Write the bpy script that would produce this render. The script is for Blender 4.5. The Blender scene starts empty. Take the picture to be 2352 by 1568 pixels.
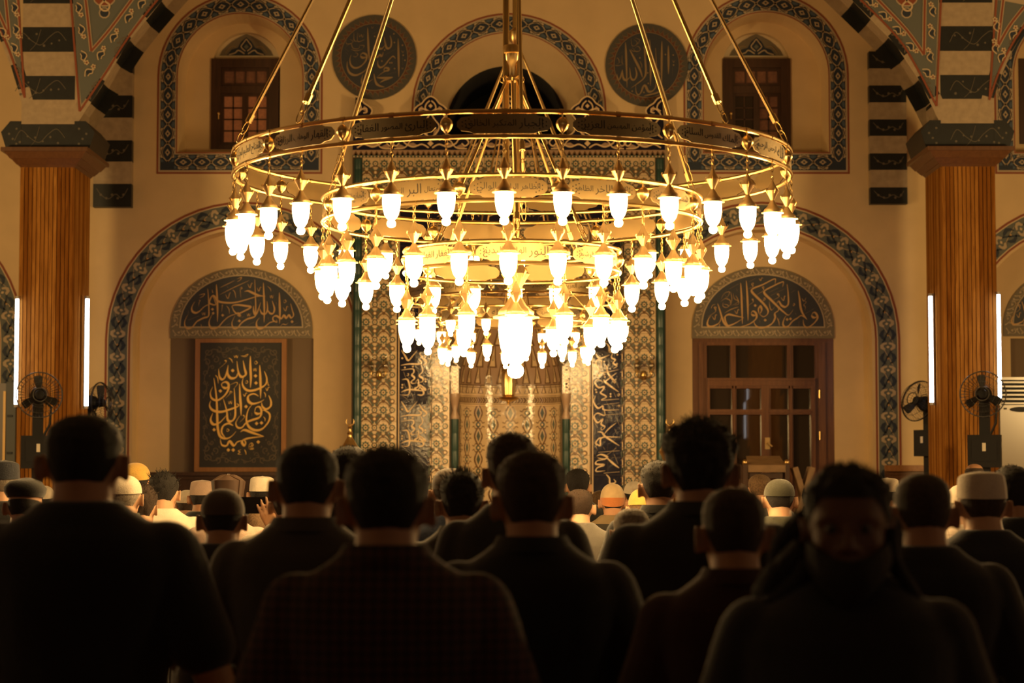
import bpy, bmesh, math, random
from math import sin, cos, pi, sqrt, atan2, radians
from mathutils import Vector, Matrix, noise
from mathutils.geometry import tessellate_polygon

random.seed(7)
SC = bpy.context.scene
COL = SC.collection

# ---------------------------------------------------------------- camera
F = 5000.0                      # focal length in pixels of the 2352 x 1568 frame
CAMZ = 1.62
PITCH = math.atan(316.0 / F)
cam_d = bpy.data.cameras.new('camera')
cam = bpy.data.objects.new('camera', cam_d)
COL.objects.link(cam)
cam.location = (0, 0, CAMZ)
cam.rotation_euler = (pi / 2 + PITCH, 0, 0)
cam_d.sensor_width = 36.0
cam_d.sensor_fit = 'HORIZONTAL'
cam_d.lens = 36.0 * F / 2352.0
cam_d.clip_end = 200
cam_d.dof.use_dof = True
cam_d.dof.focus_distance = 13.0
cam_d.dof.aperture_fstop = 4.2
SC.camera = cam

# ---------------------------------------------------------------- world, exposure
SC.view_settings.view_transform = 'Standard'
SC.view_settings.look = 'None'
SC.view_settings.exposure = 0.6
SC.view_settings.gamma = 1.0
world = bpy.data.worlds.new('night')
SC.world = world
world.use_nodes = True
world.node_tree.nodes['Background'].inputs[0].default_value = (0.02, 0.022, 0.03, 1)
world.node_tree.nodes['Background'].inputs[1].default_value = 0.3
LAMP = 48.0                     # radiance of the lamp shades
LAMP_COL = (1.0, 0.61, 0.225)
TUBE = 6.5


def light(name, kind, loc, energy, color, **kw):
    d = bpy.data.lights.new(name, kind)
    d.energy = energy
    d.color = color
    for k, v in kw.items():
        setattr(d, k, v)
    o = bpy.data.objects.new(name, d)
    COL.objects.link(o)
    o.location = loc
    return o


# unseen point lights outside the frame: hall lamps at the sides, and added fills
for sx in (-1, 1):
    light('side_hall_lamp', 'POINT', (sx * 8.0, 5.4, 3.2), 42, (1.0, 0.70, 0.38), shadow_soft_size=0.3)
    light('side_bay_fill', 'POINT', (sx * 8.2, 16.0, 3.1), 700, (1.0, 0.63, 0.235), shadow_soft_size=0.5)  # unseen fill added to brighten the walls, standing in for side-bay chandeliers
light('rear_fill', 'POINT', (3.4, -3.0, 3.4), 13, (1.0, 0.93, 0.85), shadow_soft_size=0.9)  # dim fill added behind the camera to lift the dark clothes


# ---------------------------------------------------------------- pixels -> places
CP, SP = cos(PITCH), sin(PITCH)


def W(px, py, Y):
    """the point of the vertical plane at distance Y that the photo shows at (px, py)"""
    u, v = (px - 1176.0) / F, (784.0 - py) / F
    dy = CP - SP * v
    t = Y / dy
    return Vector((u * t, Y, CAMZ + (SP + CP * v) * t))


# ---------------------------------------------------------------- materials
MATS = {}


def mat(name, col, rough=0.6, metal=0.0, emit=None, estr=0.0, var=0.0, vscale=6.0, bump=0.0, bscale=60.0,
        coat=0.0, spec=0.5, sheen=0.0):
    m = bpy.data.materials.new(name)
    m.use_nodes = True
    nt = m.node_tree
    b = nt.nodes['Principled BSDF']
    b.inputs['Base Color'].default_value = (*col, 1)
    b.inputs['Roughness'].default_value = rough
    b.inputs['Metallic'].default_value = metal
    b.inputs['Specular IOR Level'].default_value = spec
    b.inputs['Coat Weight'].default_value = coat
    b.inputs['Sheen Weight'].default_value = sheen
    if emit:
        b.inputs['Emission Color'].default_value = (*emit, 1)
        b.inputs['Emission Strength'].default_value = estr
    if var > 0 or bump > 0:
        tc = nt.nodes.new('ShaderNodeTexCoord')
    if var > 0:
        n = nt.nodes.new('ShaderNodeTexNoise')
        n.inputs['Scale'].default_value = vscale
        n.inputs['Detail'].default_value = 5
        r = nt.nodes.new('ShaderNodeValToRGB')
        r.color_ramp.elements[0].position = 0.3
        r.color_ramp.elements[1].position = 0.7
        r.color_ramp.elements[0].color = (*[c * (1 - var) for c in col], 1)
        r.color_ramp.elements[1].color = (*[min(1, c * (1 + var)) for c in col], 1)
        nt.links.new(tc.outputs['Object'], n.inputs['Vector'])
        nt.links.new(n.outputs['Fac'], r.inputs['Fac'])
        nt.links.new(r.outputs['Color'], b.inputs['Base Color'])
    if bump > 0:
        n2 = nt.nodes.new('ShaderNodeTexNoise')
        n2.inputs['Scale'].default_value = bscale
        n2.inputs['Detail'].default_value = 3
        bm_ = nt.nodes.new('ShaderNodeBump')
        bm_.inputs['Strength'].default_value = bump
        bm_.inputs['Distance'].default_value = 0.01
        nt.links.new(tc.outputs['Object'], n2.inputs['Vector'])
        nt.links.new(n2.outputs['Fac'], bm_.inputs['Height'])
        nt.links.new(bm_.outputs['Normal'], b.inputs['Normal'])
    MATS[name] = m
    return m


def wood_mat(name, c1, c2, c3, rough=0.35, knots=True, spec=0.5):
    """wood with the grain along Z and each slat its own tone"""
    m = bpy.data.materials.new(name)
    m.use_nodes = True
    nt = m.node_tree
    N, L = nt.nodes, nt.links
    b = N['Principled BSDF']
    b.inputs['Roughness'].default_value = rough
    b.inputs['Specular IOR Level'].default_value = spec
    b.inputs['Coat Roughness'].default_value = 0.25
    geo = N.new('ShaderNodeNewGeometry')
    tc = N.new('ShaderNodeTexCoord')
    mp = N.new('ShaderNodeMapping')
    mp.inputs['Scale'].default_value = (22, 22, 1.6)
    n = N.new('ShaderNodeTexNoise')
    n.inputs['Scale'].default_value = 1.6
    n.inputs['Detail'].default_value = 7
    n.inputs['Distortion'].default_value = 0.6
    L.new(tc.outputs['Object'], mp.inputs['Vector'])
    L.new(mp.outputs['Vector'], n.inputs['Vector'])
    r = N.new('ShaderNodeValToRGB')
    r.color_ramp.elements[0].position = 0.3
    r.color_ramp.elements[1].position = 0.72
    r.color_ramp.elements[0].color = (*c1, 1)
    r.color_ramp.elements[1].color = (*c2, 1)
    L.new(n.outputs['Fac'], r.inputs['Fac'])
    mix = N.new('ShaderNodeMix')
    mix.data_type = 'RGBA'
    L.new(geo.outputs['Random Per Island'], mix.inputs['Factor'])
    L.new(r.outputs['Color'], mix.inputs['A'])
    mul = N.new('ShaderNodeMix')
    mul.data_type = 'RGBA'
    mul.blend_type = 'MULTIPLY'
    mul.inputs['Factor'].default_value = 1
    mul.inputs['B'].default_value = (*c3, 1)
    L.new(r.outputs['Color'], mul.inputs['A'])
    L.new(mul.outputs['Result'], mix.inputs['B'])
    out = mix.outputs['Result']
    if knots:
        v = N.new('ShaderNodeTexVoronoi')
        mp2 = N.new('ShaderNodeMapping')
        mp2.inputs['Scale'].default_value = (16, 16, 2.2)
        L.new(tc.outputs['Object'], mp2.inputs['Vector'])
        L.new(mp2.outputs['Vector'], v.inputs['Vector'])
        kr = N.new('ShaderNodeValToRGB')
        kr.color_ramp.elements[0].position = 0.06
        kr.color_ramp.elements[1].position = 0.13
        kr.color_ramp.elements[0].color = (0.25, 0.2, 0.16, 1)
        kr.color_ramp.elements[1].color = (1, 1, 1, 1)
        L.new(v.outputs['Distance'], kr.inputs['Fac'])
        m2 = N.new('ShaderNodeMix')
        m2.data_type = 'RGBA'
        m2.blend_type = 'MULTIPLY'
        m2.inputs['Factor'].default_value = 0.8
        L.new(out, m2.inputs['A'])
        L.new(kr.outputs['Color'], m2.inputs['B'])
        out = m2.outputs['Result']
    L.new(out, b.inputs['Base Color'])
    MATS[name] = m
    return m


def plaid_mat(name, base, line, cell=0.022, lw=0.3, rough=0.9):
    """woven check: two families of soft lines"""
    m = bpy.data.materials.new(name)
    m.use_nodes = True
    nt = m.node_tree
    N, L = nt.nodes, nt.links
    b = N['Principled BSDF']
    b.inputs['Roughness'].default_value = rough
    tc = N.new('ShaderNodeTexCoord')
    sep = N.new('ShaderNodeSeparateXYZ')
    L.new(tc.outputs['Object'], sep.inputs[0])
    facs = []
    for ax in ('X', 'Z'):
        d = N.new('ShaderNodeMath')
        d.operation = 'DIVIDE'
        d.inputs[1].default_value = cell
        L.new(sep.outputs[ax], d.inputs[0])
        fr = N.new('ShaderNodeMath')
        fr.operation = 'FRACT'
        L.new(d.outputs[0], fr.inputs[0])
        lt = N.new('ShaderNodeMath')
        lt.operation = 'LESS_THAN'
        lt.inputs[1].default_value = lw
        L.new(fr.outputs[0], lt.inputs[0])
        facs.append(lt)
    a = N.new('ShaderNodeMath')
    a.operation = 'ADD'
    L.new(facs[0].outputs[0], a.inputs[0])
    L.new(facs[1].outputs[0], a.inputs[1])
    h = N.new('ShaderNodeMath')
    h.operation = 'MULTIPLY'
    h.inputs[1].default_value = 0.5
    L.new(a.outputs[0], h.inputs[0])
    mix = N.new('ShaderNodeMix')
    mix.data_type = 'RGBA'
    mix.inputs['A'].default_value = (*base, 1)
    mix.inputs['B'].default_value = (*line, 1)
    L.new(h.outputs[0], mix.inputs['Factor'])
    L.new(mix.outputs['Result'], b.inputs['Base Color'])
    MATS[name] = m
    return m


def stripe_mat(name, c1, c2, period=0.11):
    m = bpy.data.materials.new(name)
    m.use_nodes = True
    nt = m.node_tree
    N, L = nt.nodes, nt.links
    b = N['Principled BSDF']
    b.inputs['Roughness'].default_value = 0.95
    tc = N.new('ShaderNodeTexCoord')
    sep = N.new('ShaderNodeSeparateXYZ')
    L.new(tc.outputs['Object'], sep.inputs[0])
    d = N.new('ShaderNodeMath')
    d.operation = 'DIVIDE'
    d.inputs[1].default_value = period
    L.new(sep.outputs['Z'], d.inputs[0])
    fr = N.new('ShaderNodeMath')
    fr.operation = 'FRACT'
    L.new(d.outputs[0], fr.inputs[0])
    lt = N.new('ShaderNodeMath')
    lt.operation = 'LESS_THAN'
    lt.inputs[1].default_value = 0.5
    L.new(fr.outputs[0], lt.inputs[0])
    mix = N.new('ShaderNodeMix')
    mix.data_type = 'RGBA'
    mix.inputs['A'].default_value = (*c1, 1)
    mix.inputs['B'].default_value = (*c2, 1)
    L.new(lt.outputs[0], mix.inputs['Factor'])
    L.new(mix.outputs['Result'], b.inputs['Base Color'])
    MATS[name] = m
    return m


mat('plaster', (0.72, 0.54, 0.30), 0.75, var=0.05, vscale=3, bump=0.15, bscale=90)
mat('plaster_white', (0.74, 0.62, 0.42), 0.7)
mat('ceiling_paint', (0.30, 0.24, 0.17), 0.9)
mat('carpet', (0.16, 0.05, 0.035), 0.95, var=0.3, vscale=25)
mat('cream_paint', (0.66, 0.52, 0.33), 0.7)
mat('cream_dim', (0.50, 0.40, 0.27), 0.7)
mat('red_paint', (0.27, 0.07, 0.03), 0.7)
mat('navy_paint', (0.022, 0.034, 0.06), 0.65)
mat('blue_paint', (0.075, 0.115, 0.17), 0.65)
mat('slate_paint', (0.135, 0.150, 0.138), 0.7)
mat('roundel_rim', (0.085, 0.080, 0.068), 0.7)
mat('roundel_wave', (0.24, 0.18, 0.11), 0.7)
mat('grey_paint', (0.20, 0.17, 0.12), 0.7)
mat('ink_paint', (0.040, 0.046, 0.062), 0.6)
mat('ochre_paint', (0.60, 0.38, 0.165), 0.6)
mat('red_dim', (0.13, 0.05, 0.03), 0.7)
mat('brass_bell', (0.70, 0.50, 0.24), 0.42, metal=0.85)
mat('umber_paint', (0.30, 0.21, 0.11), 0.65)
mat('stone_light', (0.42, 0.33, 0.22), 0.55, var=0.12, vscale=14)
mat('stone_lit', (0.50, 0.40, 0.27), 0.55, var=0.12, vscale=14)  # pale stone of the arch soffits, chandelier light put into its colour
mat('stone_dark', (0.009, 0.0115, 0.013), 0.45, var=0.3, vscale=12)
mat('stone_vein', (0.13, 0.11, 0.08), 0.6)
wood_mat('clad_wood', (0.30, 0.128, 0.028), (0.58, 0.285, 0.066), (0.48, 0.38, 0.30), rough=0.6, spec=0.0)
wood_mat('cornice_wood', (0.12, 0.056, 0.024), (0.18, 0.085, 0.036), (0.9, 0.85, 0.8), knots=False)
wood_mat('door_wood', (0.13, 0.055, 0.024), (0.22, 0.10, 0.045), (0.85, 0.8, 0.75), knots=False, rough=0.28)
wood_mat('dark_wood', (0.045, 0.022, 0.012), (0.08, 0.038, 0.02), (0.85, 0.8, 0.75), knots=False, rough=0.4)
wood_mat('frame_wood', (0.30, 0.135, 0.045), (0.40, 0.19, 0.065), (0.9, 0.86, 0.8), knots=False, rough=0.4)
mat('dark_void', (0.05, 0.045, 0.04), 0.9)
mat('window_glass', (0.035, 0.024, 0.016), 0.02, spec=1.0)
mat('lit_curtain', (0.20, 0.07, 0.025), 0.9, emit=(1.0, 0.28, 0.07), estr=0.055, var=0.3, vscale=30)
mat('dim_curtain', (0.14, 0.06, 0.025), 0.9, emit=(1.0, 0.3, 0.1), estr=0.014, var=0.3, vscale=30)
mat('brown_curtain', (0.20, 0.145, 0.095), 0.9)
mat('panel_black', (0.028, 0.026, 0.024), 0.55)
mat('panel_scroll', (0.115, 0.088, 0.058), 0.6)
mat('gold_leaf', (0.95, 0.60, 0.16), 0.45, emit=None)
mat('brass', (0.78, 0.56, 0.24), 0.30, metal=1.0, bump=0.02, bscale=30)
mat('brass_plate', (0.38, 0.28, 0.135), 0.38, metal=1.0, bump=0.03, bscale=40)
mat('brass_dark', (0.50, 0.34, 0.13), 0.3, metal=1.0)
mat('engraving', (0.035, 0.026, 0.014), 0.6)
mat('lamp_glow', (0.9, 0.9, 0.9), 0.3, emit=LAMP_COL, estr=LAMP)
mat('tube_glow', (0.9, 0.9, 0.9), 0.3, emit=(0.93, 0.95, 1.0), estr=TUBE)
mat('aluminium', (0.6, 0.6, 0.6), 0.4, metal=1.0)
mat('tile_cream', (0.68, 0.52, 0.32), 0.13, spec=0.7, bump=0.24, bscale=28)
mat('tile_teal', (0.10, 0.125, 0.10), 0.16, spec=0.7, bump=0.22, bscale=22)
mat('tile_brown', (0.17, 0.10, 0.05), 0.16, spec=0.7, bump=0.22, bscale=22)
mat('tile_navy', (0.016, 0.016, 0.034), 0.10, spec=0.5, bump=0.10, bscale=26)
mat('tile_script', (0.82, 0.62, 0.37), 0.14, spec=0.7, bump=0.22, bscale=22)
mat('tile_green', (0.022, 0.062, 0.055), 0.32, spec=0.5)
mat('tile_pink', (0.40, 0.27, 0.18), 0.3)
mat('grout', (0.10, 0.07, 0.045), 0.8)
mat('black_plastic', (0.010, 0.010, 0.011), 0.5, spec=0.3)
mat('wire_steel', (0.05, 0.048, 0.045), 0.35, metal=0.6)
mat('wire_chrome', (0.35, 0.34, 0.32), 0.3, metal=1.0)
mat('blade_smoke', (0.012, 0.012, 0.013), 0.55, spec=0.3)
mat('beige_plastic', (0.42, 0.35, 0.25), 0.22)
mat('white_label', (0.75, 0.68, 0.55), 0.5)
mat('lectern_wood', (0.23, 0.14, 0.065), 0.45, var=0.2, vscale=9)
mat('phone_black', (0.006, 0.006, 0.007), 0.15)
g = mat('clear_glass', (0.95, 0.9, 0.8), 0.03)
g.node_tree.nodes['Principled BSDF'].inputs['Transmission Weight'].default_value = 1.0


# ---------------------------------------------------------------- mesh builder
class MB:
    def __init__(self):
        self.v, self.f, self.m, self.slots = [], [], [], []

    def mi(self, name):
        if name not in self.slots:
            self.slots.append(name)
        return self.slots.index(name)

    def poly(self, pts, mname):
        """flat polygon, any outline"""
        k = self.mi(mname)
        b = len(self.v)
        self.v += [tuple(p) for p in pts]
        if len(pts) <= 4:
            self.f.append(tuple(range(b, b + len(pts))))
            self.m.append(k)
        else:
            for t in tessellate_polygon([[Vector(p) for p in pts]]):
                self.f.append(tuple(b + i for i in t))
                self.m.append(k)

    def holes(self, rings, mname):
        k = self.mi(mname)
        b = len(self.v)
        for r in rings:
            self.v += [tuple(p) for p in r]
        for t in tessellate_polygon([[Vector(p) for p in r] for r in rings]):
            self.f.append(tuple(b + i for i in t))
            self.m.append(k)

    def grid(self, rows, mname, close_u=False, close_v=False):
        k = self.mi(mname)
        b = len(self.v)
        nr, nc = len(rows), len(rows[0])
        for r in rows:
            self.v += [tuple(p) for p in r]
        for i in range(nr - 1 + (1 if close_v else 0)):
            i2 = (i + 1) % nr
            for j in range(nc - 1 + (1 if close_u else 0)):
                j2 = (j + 1) % nc
                self.f.append((b + i * nc + j, b + i * nc + j2, b + i2 * nc + j2, b + i2 * nc + j))
                self.m.append(k)
        return b

    def fan(self, ring, mname, flip=False):
        k = self.mi(mname)
        b = len(self.v)
        self.v += [tuple(p) for p in ring]
        idx = list(range(b, b + len(ring)))
        self.f.append(tuple(reversed(idx)) if flip else tuple(idx))
        self.m.append(k)

    def box(self, lo, hi, mname, M=None):
        x0, y0, z0 = lo
        x1, y1, z1 = hi
        P = [Vector(p) for p in ((x0, y0, z0), (x1, y0, z0), (x1, y1, z0), (x0, y1, z0),
                                 (x0, y0, z1), (x1, y0, z1), (x1, y1, z1), (x0, y1, z1))]
        if M:
            P = [M @ p for p in P]
        b = len(self.v)
        self.v += [tuple(p) for p in P]
        k = self.mi(mname)
        for q in ((0, 3, 2, 1), (4, 5, 6, 7), (0, 1, 5, 4), (1, 2, 6, 5), (2, 3, 7, 6), (3, 0, 4, 7)):
            self.f.append(tuple(b + i for i in q))
            self.m.append(k)

    def tube(self, pts, r, mname, n=8, caps=True, closed=False):
        pts = [Vector(p) for p in pts]
        rs = r if isinstance(r, (list, tuple)) else [r] * len(pts)
        rows = []
        up = None
        for i, p in enumerate(pts):
            if closed:
                d = pts[(i + 1) % len(pts)] - pts[i - 1]
            else:
                d = pts[min(i + 1, len(pts) - 1)] - pts[max(i - 1, 0)]
            if d.length < 1e-9:
                d = Vector((0, 0, 1))
            d.normalize()
            if up is None:
                up = Vector((0, 0, 1)) if abs(d.z) < 0.9 else Vector((1, 0, 0))
            s = d.cross(up)
            if s.length < 1e-6:
                s = d.cross(Vector((0, 1, 0)))
            s.normalize()
            t = s.cross(d)
            up = t
            rows.append([p + s * (rs[i] * cos(a)) + t * (rs[i] * sin(a)) for a in (2 * pi * k / n for k in range(n))])
        self.grid(rows, mname, close_u=True, close_v=closed)
        if caps and not closed:
            self.fan(rows[0], mname, True)
            self.fan(rows[-1], mname)

    def lathe(self, prof, mname, n=16, c=(0, 0, 0), flute=0.0, nf=8, axis='z'):
        rows = []
        for (r, z) in prof:
            row = []
            for k in range(n):
                a = 2 * pi * k / n
                rr = r * (1 + flute * cos(nf * a)) if flute else r
                p = (rr * cos(a), rr * sin(a), z)
                if axis == 'y':
                    p = (p[0], p[2], p[1])
                row.append((c[0] + p[0], c[1] + p[1], c[2] + p[2]))
            rows.append(row)
        self.grid(rows, mname, close_u=True)

    def ball(self, c, r, mname, n=12, m=8):
        rx, ry, rz = (r, r, r) if not isinstance(r, (tuple, list)) else r
        rows = []
        for i in range(m + 1):
            t = -pi / 2 + pi * i / m
            ct = max(cos(t), 1e-3)
            rows.append([(c[0] + rx * ct * cos(2 * pi * k / n), c[1] + ry * ct * sin(2 * pi * k / n), c[2] + rz * sin(t))
                         for k in range(n)])
        self.grid(rows, mname, close_u=True)
        self.fan(rows[0], mname, True)
        self.fan(rows[-1], mname)

    def mesh(self, name, smooth=None):
        me = bpy.data.meshes.new(name)
        me.from_pydata(self.v, [], self.f)
        for s in self.slots:
            me.materials.append(MATS[s])
        me.polygons.foreach_set('material_index', self.m)
        me.update()
        if smooth is not None:
            me.polygons.foreach_set('use_smooth', [True] * len(me.polygons))
            if smooth < 180:
                me.set_sharp_from_angle(angle=radians(smooth))
        return me

    def build(self, name, parent=None, smooth=None, loc=None):
        return link(name, self.mesh(name, smooth), parent, loc)


def link(name, data, parent=None, loc=None):
    o = bpy.data.objects.new(name, data)
    COL.objects.link(o)
    if parent:
        o.parent = parent
    if loc is not None:
        o.location = loc
    return o


def tag(o, label=None, cat=None, group=None, kind=None):
    if label:
        o['label'] = label
    if cat:
        o['category'] = cat
    if group:
        o['group'] = group
    if kind:
        o['kind'] = kind
    return o


def thing(name, label, cat, loc=(0, 0, 0), rz=0.0, group=None):
    o = bpy.data.objects.new(name, None)
    o.empty_display_size = 0.1
    COL.objects.link(o)
    o.location = loc
    o.rotation_euler = (0, 0, rz)
    return tag(o, label, cat, group)


# ---------------------------------------------------------------- curves, pens, borders
def smooth_pts(pts, n=6):
    """Catmull-Rom through the points"""
    if len(pts) < 3:
        return [pts[0], pts[-1]] if len(pts) == 2 else pts
    P = [pts[0]] + list(pts) + [pts[-1]]
    out = []
    for i in range(1, len(P) - 2):
        p0, p1, p2, p3 = P[i - 1], P[i], P[i + 1], P[i + 2]
        for k in range(n):
            t = k / n
            out.append(tuple(0.5 * (2 * p1[a] + (p2[a] - p0[a]) * t + (2 * p0[a] - 5 * p1[a] + 4 * p2[a] - p3[a]) * t * t
                                    + (3 * p1[a] - p0[a] - 3 * p2[a] + p3[a]) * t ** 3) for a in (0, 1)))
    out.append(tuple(pts[-1]))
    return out


COAT = [0]


def coat(fn):
    """each painted stroke lies a hair over the one before it"""
    COAT[0] += 1
    d = Vector((0, -0.00012 * (COAT[0] % 24), 0))
    return lambda x, y: fn(x, y) + d


def pen(mb, pts, w, mname, fn, nib=None, n=6, thin=0.35, taper=False):
    """a stroke of a broad pen through 2-D points; fn turns a 2-D point into a place"""
    q = smooth_pts(pts, n)
    fn = coat(fn)
    L, R = [], []
    for i, p in enumerate(q):
        a, b = q[max(i - 1, 0)], q[min(i + 1, len(q) - 1)]
        dx, dy = b[0] - a[0], b[1] - a[1]
        l = sqrt(dx * dx + dy * dy) or 1
        nx, ny = -dy / l, dx / l
        ww = w
        if nib is not None:
            ww = w * (thin + (1 - thin) * abs(sin(atan2(dy, dx) - nib)))
        if taper:
            t = i / max(1, len(q) - 1)
            ww *= max(0.15, sin(pi * min(1, max(0, 0.06 + 0.9 * t))))
        L.append(fn(p[0] + nx * ww / 2, p[1] + ny * ww / 2))
        R.append(fn(p[0] - nx * ww / 2, p[1] - ny * ww / 2))
    mb.grid([L, R], mname)


def disc(mb, c, r, mname, fn, n=10, ry=None, rot=0.0):
    ry = ry or r
    fn = coat(fn)
    mb.poly([fn(c[0] + r * cos(2 * pi * k / n) * cos(rot) - ry * sin(2 * pi * k / n) * sin(rot),
                c[1] + r * cos(2 * pi * k / n) * sin(rot) + ry * sin(2 * pi * k / n) * cos(rot)) for k in range(n)], mname)


def diamond(mb, c, r, mname, fn):
    fn = coat(fn)
    mb.poly([fn(c[0] - r, c[1]), fn(c[0], c[1] - r), fn(c[0] + r, c[1]), fn(c[0], c[1] + r)], mname)


def plane_fn(Y, off=0.0, ox=0.0, oy=0.0, sc=1.0):
    """2-D crop coordinates -> a place on the plane at Y (a hair in front of it)"""
    def f(x, y):
        p = W(ox + x / sc, oy + y / sc, Y)
        return Vector((p.x, Y - off, p.z))
    return f


class Path:
    """a polyline in photo pixels with a running length and a left normal"""
    def __init__(self, pts):
        self.p = [Vector(p) for p in pts]
        self.s = [0]
        for a, b in zip(self.p, self.p[1:]):
            self.s.append(self.s[-1] + (b - a).length)
        self.len = self.s[-1]

    def at(self, s, v):
        s = min(max(s, 0), self.len - 1e-6)
        i = 0
        lo, hi = 0, len(self.s) - 2
        while lo < hi:
            mid = (lo + hi + 1) // 2
            if self.s[mid] <= s:
                lo = mid
            else:
                hi = mid - 1
        i = lo
        a, b = self.p[i], self.p[i + 1]
        d = (b - a)
        t = (s - self.s[i]) / max(d.length, 1e-9)
        # blend neighbouring directions so that bends stay smooth
        d0 = (self.p[i] - self.p[i - 1]).normalized() if i > 0 else d.normalized()
        d1 = (self.p[i + 2] - self.p[i + 1]).normalized() if i + 2 < len(self.p) else d.normalized()
        dn = d.normalized()
        dd = ((d0 + dn) * (1 - t) + (dn + d1) * t)
        dd.normalize()
        p = a + d * t
        return (p.x + dd.y * v, p.y - dd.x * v)


def band(mb, path, v0, v1, mname, fn, step=10):
    n = max(2, int(path.len / step))
    rows = [[], []]
    for k in range(n + 1):
        s = path.len * k / n
        rows[0].append(fn(*path.at(s, v0)))
        rows[1].append(fn(*path.at(s, v1)))
    mb.grid(rows, mname)
# ================================================================ the setting
WY = 26.0            # the prayer wall
RY = 26.35           # the wall inside its lower arches


def wall_fn(Y, yref, off=0.0):
    """photo pixels -> the wall plane at Y, with true verticals (x measured on the row yref)"""
    def f(x, y):
        return Vector((W(x, yref, Y).x, Y - off, W(1176, y, Y).z))
    return f


def arch_ring(cx, cy, R, yb, n=28, closed=True):
    pts = [(cx - R, yb)]
    for k in range(n + 1):
        a = pi - pi * k / n
        pts.append((cx + R * cos(a), cy - R * sin(a)))
    pts.append((cx + R, yb))
    return pts


def frame_band(mb, cx, cy, R0, R1, yb0, yb1, mname, fn):
    """the band between two arch outlines (R0 outside R1)"""
    o = arch_ring(cx, cy, R0, yb0)
    i = arch_ring(cx, cy, R1, yb1)
    rows = [[fn(*p) for p in o], [fn(*p) for p in i]]
    mb.grid(rows, mname)
    if yb0 != yb1:      # the foot of a frame that closes below
        mb.poly([fn(cx - R0, yb0), fn(cx - R1, yb1), fn(cx + R1, yb1), fn(cx + R0, yb0)], mname)


def struct(o, label=None):
    o['kind'] = 'structure'
    if label:
        o['label'] = label
    return o


LOW = [(557, 779), (1752, 779), (-262, 779), (2484, 779)]     # lower arches
UPP = [(551, 175), (1760, 172), (-268, 175), (2474, 172)]     # upper window arches
Z_TOP = 10.0

# --- the wall with its openings
mb = MB()
X0, X1 = -13.0, 13.0
rings = [[Vector((X0, WY, 0)), Vector((X1, WY, 0)), Vector((X1, WY, Z_TOP)), Vector((X0, WY, Z_TOP))]]
f26 = wall_fn(WY, 800)
f26u = wall_fn(WY, 250)
for cx, cy in LOW:
    rings.append([f26(*p) for p in arch_ring(cx, cy, 252, 1398)])
for cx, cy in UPP:
    rings.append([f26u(*p) for p in arch_ring(cx, cy, 143, 349)])
rings.append([f26u(*p) for p in arch_ring(1169, 254, 178, 340)])
rings.append([f26(1050, 1398), f26(1050, 622), f26(1294, 622), f26(1294, 1398)])      # behind the prayer niche
mb.holes(rings, 'plaster')
# reveals of the lower arches and the wall inside them
f35 = wall_fn(RY, 800)
for k, (cx, cy) in enumerate(LOW):
    o = [f26(*p) for p in arch_ring(cx, cy, 252, 1398)]
    i = [Vector((p.x, RY, p.z)) for p in o]
    mb.grid([o, i], 'plaster')
    if k == 0:                                   # a flat curtained window, 390..720 wide
        nic = [f35(390, 1398), f35(390, 777), f35(720, 777), f35(720, 1398)]
    elif k == 1:
        nic = [f35(1590, 1398), f35(1590, 777), f35(1915, 777), f35(1915, 1398)]
    else:
        nic = [f35(cx - 163, 1398), f35(cx - 163, 777), f35(cx + 163, 777), f35(cx + 163, 1398)]
    mb.poly([i[0]] + nic + [i[-1]] + i[-2:0:-1], 'plaster')
    deep = 0.22 if k == 1 else 0.05
    b = [Vector((p.x, RY + deep, p.z)) for p in nic]
    mb.grid([nic, b], 'plaster')
    mb.poly(b, 'brown_curtain' if k != 1 else 'dark_void')
# upper windows: a splayed plaster niche with a second small arch
for k, (cx, cy) in enumerate(UPP):
    o = [f26u(*p) for p in arch_ring(cx, cy, 143, 349)]
    nY = WY + 0.42
    i = [Vector((o[0].x + (p.x - o[0].x) * 0.955 + 0.033, nY, p.z - (0.03 if j not in (0, len(o) - 1) else -0.03)))
         for j, p in enumerate(o)]
    mb.grid([o, i], 'plaster')
    mb.poly([o[0], i[0], i[-1], o[-1]], 'plaster_white')
    fn = wall_fn(nY, 250)
    dx = 14 if k in (0, 2) else -22
    nic = [fn(*p) for p in arch_ring(cx + dx, 152, 78, 343)]
    mb.holes([i, nic], 'plaster')
    b = [Vector((p.x, nY + 0.12, p.z)) for p in nic]
    mb.grid([nic, b], 'plaster')
    mb.poly(b, 'plaster_white')
# the lunette above the prayer niche
o = [f26u(*p) for p in arch_ring(1169, 254, 178, 340)]
i = [Vector((p.x, WY + 0.5, p.z)) for p in [f26u(*q) for q in arch_ring(1163, 275, 141, 340)]]
mb.grid([o, i], 'plaster')
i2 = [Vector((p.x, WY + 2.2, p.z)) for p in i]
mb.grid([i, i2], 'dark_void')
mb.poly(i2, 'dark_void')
struct(mb.build('wall_back', smooth=None))

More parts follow.
